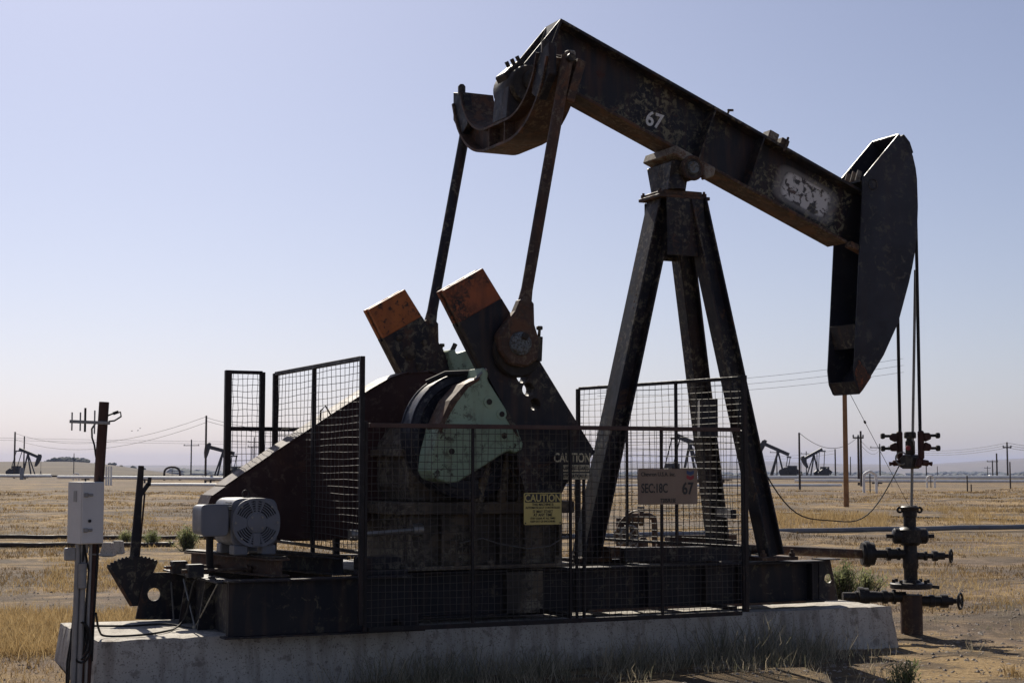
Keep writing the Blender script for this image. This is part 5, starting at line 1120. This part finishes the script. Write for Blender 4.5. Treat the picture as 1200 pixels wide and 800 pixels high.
# ------------------------------------------------------------------ far trees and buildings on the lower plain
mb = MB()
def blob(c, w_, h_):
    ps = []; n = 7
    for j, (rr, hh_) in enumerate(((.55, 0), (1, .35), (.8, .75), (.25, 1))):
        for i in range(n):
            a = 2 * math.pi * i / n + j * .4; k = rr * w_ / 2 * random.uniform(.75, 1.2)
            ps.append(c + V(math.cos(a) * k, math.sin(a) * k, h_ * hh_ * random.uniform(.9, 1.1)))
    fs = [(j * n + i, j * n + (i + 1) % n, (j + 1) * n + (i + 1) % n, (j + 1) * n + i) for j in range(3) for i in range(n)] + [tuple(range(3 * n, 4 * n))]
    mb.add(ps, fs)
for i in range(1500):
    d = 1800 + 3400 * random.random() ** 0.8; u = random.uniform(205, 1330)
    if noise.noise(Vector((u * .02, d * .0025, 3))) < -.05: continue
    blob(on(u, d, -1), random.uniform(12, 50), random.uniform(5, 12))
mb.build('far_trees', M['fartree'], kind='stuff')['label'] = 'hazy scattered trees on the far plain'
mb = MB()
for i in range(60):
    u = random.gauss(85, 9) if i < 44 else random.uniform(30, 180); d = 1350 + random.uniform(-40, 60)
    h_ = random.uniform(2.0, 4.5) * (1 if i < 44 else .6); blob(on(u, d, -.5), h_ * 1.9, h_)
mb.build('ridge_trees', M['fartree'], kind='stuff')['label'] = 'low clump of bushes on the left ridge'
for k, (u, d, w_, h_, l_) in enumerate(((1197, 2300, 26, 6, 'far white shed at the right edge beyond the crossarm pole'), (1170, 2900, 40, 6, 'far pale shed low on the plain left of the right edge'), (1120, 3200, 36, 6, 'far pale shed on the hazy plain right of the rope clamps'), (985, 2600, 18, 6, 'far white shed just left of the orange pole'))):
    b = on(u, d); t = thing('shed', l_, 'shed', b)
    MB().add(*taper(b - V(0, 0, 1), w_, w_, h_, 14, 14)).build('wall', M['whitepipe'], t)
    MB().add(*taper(b + V(0, 0, h_ - 1), w_ + 1.5, w_ - 3, 2.2, 15.5, 1)).build('roof', M['galv'], t)

# ------------------------------------------------------------------ vegetation
def blades(name, pts, mat_, label=None, kind='stuff', parent=None):
    """pts: list of (base, tip, width, tint); each blade is two tapering faces bent at the middle"""
    n = len(pts); v = np.zeros((n * 5, 3)); col = np.zeros(n * 5)
    B = np.array([p[0] for p in pts]); T = np.array([p[1] for p in pts]); W = np.array([p[2] for p in pts]); C = np.array([p[3] for p in pts])
    sd_ = rng.normal(size=(n, 3)); sd_[:, 2] *= .15; sd_ /= np.linalg.norm(sd_, axis=1)[:, None]
    bend = rng.normal(size=(n, 3)) * .12; bend[:, 2] = np.abs(bend[:, 2]); L = np.linalg.norm(T - B, axis=1)[:, None]
    Mi = (B + T) / 2 + bend * L; w_ = (sd_ * W[:, None]) / 2
    v[0::5] = B - w_; v[1::5] = B + w_; v[2::5] = Mi + w_ * .8; v[3::5] = Mi - w_ * .8; v[4::5] = T
    for k in range(5): col[k::5] = np.clip(C + (0.12 if k == 4 else 0), 0, 1)
    me = bpy.data.meshes.new(name); me.vertices.add(n * 5); me.vertices.foreach_set('co', v.ravel())
    idx = np.arange(n)[:, None] * 5; loops = np.hstack([idx, idx + 1, idx + 2, idx + 3, idx + 3, idx + 2, idx + 4]).ravel()
    me.loops.add(n * 7); me.loops.foreach_set('vertex_index', loops.astype(np.int32))
    me.polygons.add(n * 2); st = np.empty(n * 2, dtype=np.int32); st[0::2] = np.arange(n) * 7; st[1::2] = np.arange(n) * 7 + 4
    me.polygons.foreach_set('loop_start', st); me.update(calc_edges=True)
    at = me.attributes.new('tint', 'FLOAT', 'POINT'); at.data.foreach_set('value', col.astype(np.float32))
    me.materials.append(mat_); o = bpy.data.objects.new(name, me); COL.objects.link(o)
    if kind: o['kind'] = kind
    if label: o['label'] = label
    if parent is not None: o.parent = parent
    return o
def blocked(x, y): return (-0.08 < x < 7.12 and -0.84 < y < 0.84)
def tuft(out, x, y, h, n, spread, tint, width, z=None):
    z = gz(x, y) if z is None else z
    for k in range(n):
        a = random.uniform(0, 6.283); r0 = abs(random.gauss(0, spread)); lean_ = random.uniform(.1, .75); hh_ = h * random.uniform(.5, 1.15)
        b = (x + r0 * math.cos(a), y + r0 * math.sin(a), z - .01); a2 = a + random.gauss(0, .8)
        out.append((b, (b[0] + math.cos(a2) * hh_ * lean_, b[1] + math.sin(a2) * hh_ * lean_, b[2] + hh_), width * random.uniform(.6, 1.4), min(1, max(0, tint + random.gauss(0, .16)))))
out = []
for i in range(62000):
    d = 7.5 + 100 * random.random() ** 1.45; u = random.uniform(-90, 1290); p = far(u, d); x, y = p.x, p.y
    if blocked(x, y): continue
    k = noise.noise(Vector((x * .22, y * .22, 7))) + .5 * noise.noise(Vector((x * .8, y * .8, 3)))
    left = 1 if u < 420 else 0
    if y < 0.9 and x > 0.3: thr = .42        # bare dirt and gravel near the slab and wellhead
    else: thr = -0.16 - .12 * left + .22 * noise.noise(Vector((x * .06, y * .06, 5)))
    if math.hypot(x - WX, y - WY) < 1.6: thr = .7
    if k < thr: continue
    h = random.uniform(.025, .085) * (1 + .8 * max(0, k)); s_ = 1 + d / 60
    tuft(out, x, y, h * (1 + d / 250), 6 if d < 40 else 4, .06 * s_, .42 + .8 * noise.noise(Vector((x * .3, y * .3, 1))) + random.gauss(0, .12), .0038 * s_ * (1 + d / 50))
# the golden strip left of the slab and behind the wellhead
for (u0, u1, d0, d1, n, h) in ((-30, 175, 13.2, 17, 800, .16), (905, 1040, 39, 52, 300, .30), (60, 300, 20, 27, 500, .10), (1100, 1290, 42, 60, 300, .22)):
    for i in range(n):
        u = random.uniform(u0, u1); d = random.uniform(d0, d1); p = far(u, d)
        if blocked(p.x, p.y): continue
        tuft(out, p.x, p.y, h * random.uniform(.5, 1.15), 16, .09, .68, .0042 * (1 + d / 40))
blades('dry_grass', out, M['straw'], 'dry straw-coloured grass tufts over the field')
# grey-green weeds along the foot of the slab
out = []
for i in range(820):
    x = random.uniform(1.2, 6.6); y = -0.84 - abs(random.gauss(0, .42)); k = .5 + .5 * noise.noise(Vector((x * .9, 4, y)))
    cl_ = sstep(1.3, 2.6, x) * (1 - sstep(6.0, 6.6, x))
    if random.random() > cl_ * (.35 + k): continue
    hh_ = random.uniform(.08, .30) * (.6 + .8 * k) * (1 if y > -1.25 else .55)
    tuft(out, x, y, hh_, 7, .09, random.choice((.25, .45, .65, .9)), .0045)
for (x, y, h, n) in ((2.0, -1.1, .34, 40), (5.4, -1.05, .42, 60), (5.75, -1.15, .35, 50), (5.05, -1.0, .38, 50), (3.4, -1.0, .30, 40), (2.5, -1.0, .28, 40), (4.2, -1.05, .28, 40)):
    tuft(out, x, y, h, n, .10, .35, .006); tuft(out, x + .1, y - .05, h * .8, n // 2, .12, .7, .005)
for i in range(260):
    u = random.uniform(900, 1290); d = random.uniform(10.6, 20); p = far(u, d)
    if blocked(p.x, p.y) or noise.noise(Vector((p.x * .7, p.y * .7, 12))) < .12: continue
    tuft(out, p.x, p.y, random.uniform(.04, .14), 9, .09, random.choice((.4, .6, .8)), .005)
for i in range(170):
    x = random.choice((random.uniform(1.5, 2.4), random.uniform(3.0, 4.6), random.uniform(4.8, 6.3), random.uniform(4.8, 6.3))); y = -0.9 - abs(random.gauss(0, .25))
    tuft(out, x, y, random.uniform(.10, .38), 2, .03, random.uniform(.75, 1.0), .0042)
blades('weeds', out, M['weed'], 'tangled grey-green weeds along the foot of the slab')
# bushes
def bush(label, u, d, w_, h_, n, tint=.5, group='green bushes in the field'):
    b = on(u, d); t = thing('bush', label, 'bush', b, group); st = MB(); lv_ = []
    for k in range(max(9, int(n / 40))):
        a = random.uniform(0, 6.28); q_ = abs(random.gauss(0, .45)); e = V(math.cos(a) * w_ / 2 * min(1, q_), math.sin(a) * w_ / 2 * min(1, q_), h_ * random.uniform(.55, 1) * (1 - .35 * min(1, q_)))
        p0_ = V(e.x * .25, e.y * .25, -.02); mid_ = p0_.lerp(e, .5) + V(random.gauss(0, .02), random.gauss(0, .02), .02)
        st.tube([p0_, mid_, e], [.008, .006, .002], 4)
        for j in range(40):
            f = random.uniform(.15, 1.05); c = p0_.lerp(mid_, f * 2) if f < .5 else mid_.lerp(e, f * 2 - 1)
            c = c + V(random.gauss(0, .035), random.gauss(0, .035), random.gauss(0, .03)); dr_ = V(random.gauss(0, 1), random.gauss(0, 1), random.gauss(.5, .8)).normalized() * random.uniform(.03, .075) * (1 + d / 90)
            lv_.append((tuple(c), tuple(c + dr_), random.uniform(.005, .011) * (1 + d / 40), min(1, max(0, tint + random.gauss(0, .2)))))
    s_ = st.build('stem', M['wood_dark'], t, org=(0, 0, 0)); blades('foliage', lv_, M['greenbush'], None, None, t)
bush('green bush growing past the end of the skid beside the wellhead', 986, 18.3, .62, .50, 1800, .45)
bush('sparser yellowish bush right of the green one by the wellhead', 1012, 19.5, .60, .30, 900, .75)
bush('bright green bush left of the grey motor', 222, 30, .95, .46, 1800, .62)
bush('small green bush between lever and motor', 181, 31.5, .55, .30, 900, .5)
bush('low dull bush just behind the rusty post', 150, 33, .7, .22, 700, .7)
bush('low green tuft in the foreground dirt right of the slab', 1053, 11.9, .34, .20, 500, .7)
# gravel
mb = MB()
ico = [V(0, 0, 1), V(.9, 0, .1), V(.25, .85, 0), V(-.75, .5, .1), V(-.7, -.55, 0), V(.3, -.9, .1), V(0, 0, -.7)]
icf = [(0, 1, 2), (0, 2, 3), (0, 3, 4), (0, 4, 5), (0, 5, 1), (6, 2, 1), (6, 3, 2), (6, 4, 3), (6, 5, 4), (6, 1, 5)]
for i in range(7000):
    d = 9.5 + 13 * random.random() ** 1.3; u = random.uniform(-60, 1270) if i % 3 else random.uniform(850, 1270); p = far(u, d)
    if blocked(p.x, p.y): continue
    s_ = abs(random.gauss(.008, .008)) + .004; a = random.uniform(0, 6.28); ca_, sa_ = math.cos(a), math.sin(a); z = gz(p.x, p.y)
    mb.add([V(p.x + s_ * (q_.x * ca_ - q_.y * sa_), p.y + s_ * (q_.x * sa_ + q_.y * ca_), z + s_ * q_.z * random.uniform(.4, .8)) for q_ in ico], icf)
mb.build('gravel', plain('gravel_stone', (0.24, 0.20, 0.165), .9, 0, .5, 9), kind='stuff')['label'] = 'loose gravel and small stones on the dirt'

# ------------------------------------------------------------------ haze
hz, t, bs = mat('haze'); t.nodes.remove(bs); pv = t.nodes.new('ShaderNodeVolumePrincipled')
pv.inputs['Color'].default_value = (0.58, 0.67, 1.0, 1); pv.inputs['Density'].default_value = 0.9e-4; pv.inputs['Anisotropy'].default_value = 0.0
t.links.new(pv.outputs[0], t.nodes['Material Output'].inputs['Volume'])
MB().bb(CAM.x - 9300, CAM.x + 9300, CAM.y - 9300, CAM.y + 9300, -26, 75).build('haze', hz, kind='stuff')
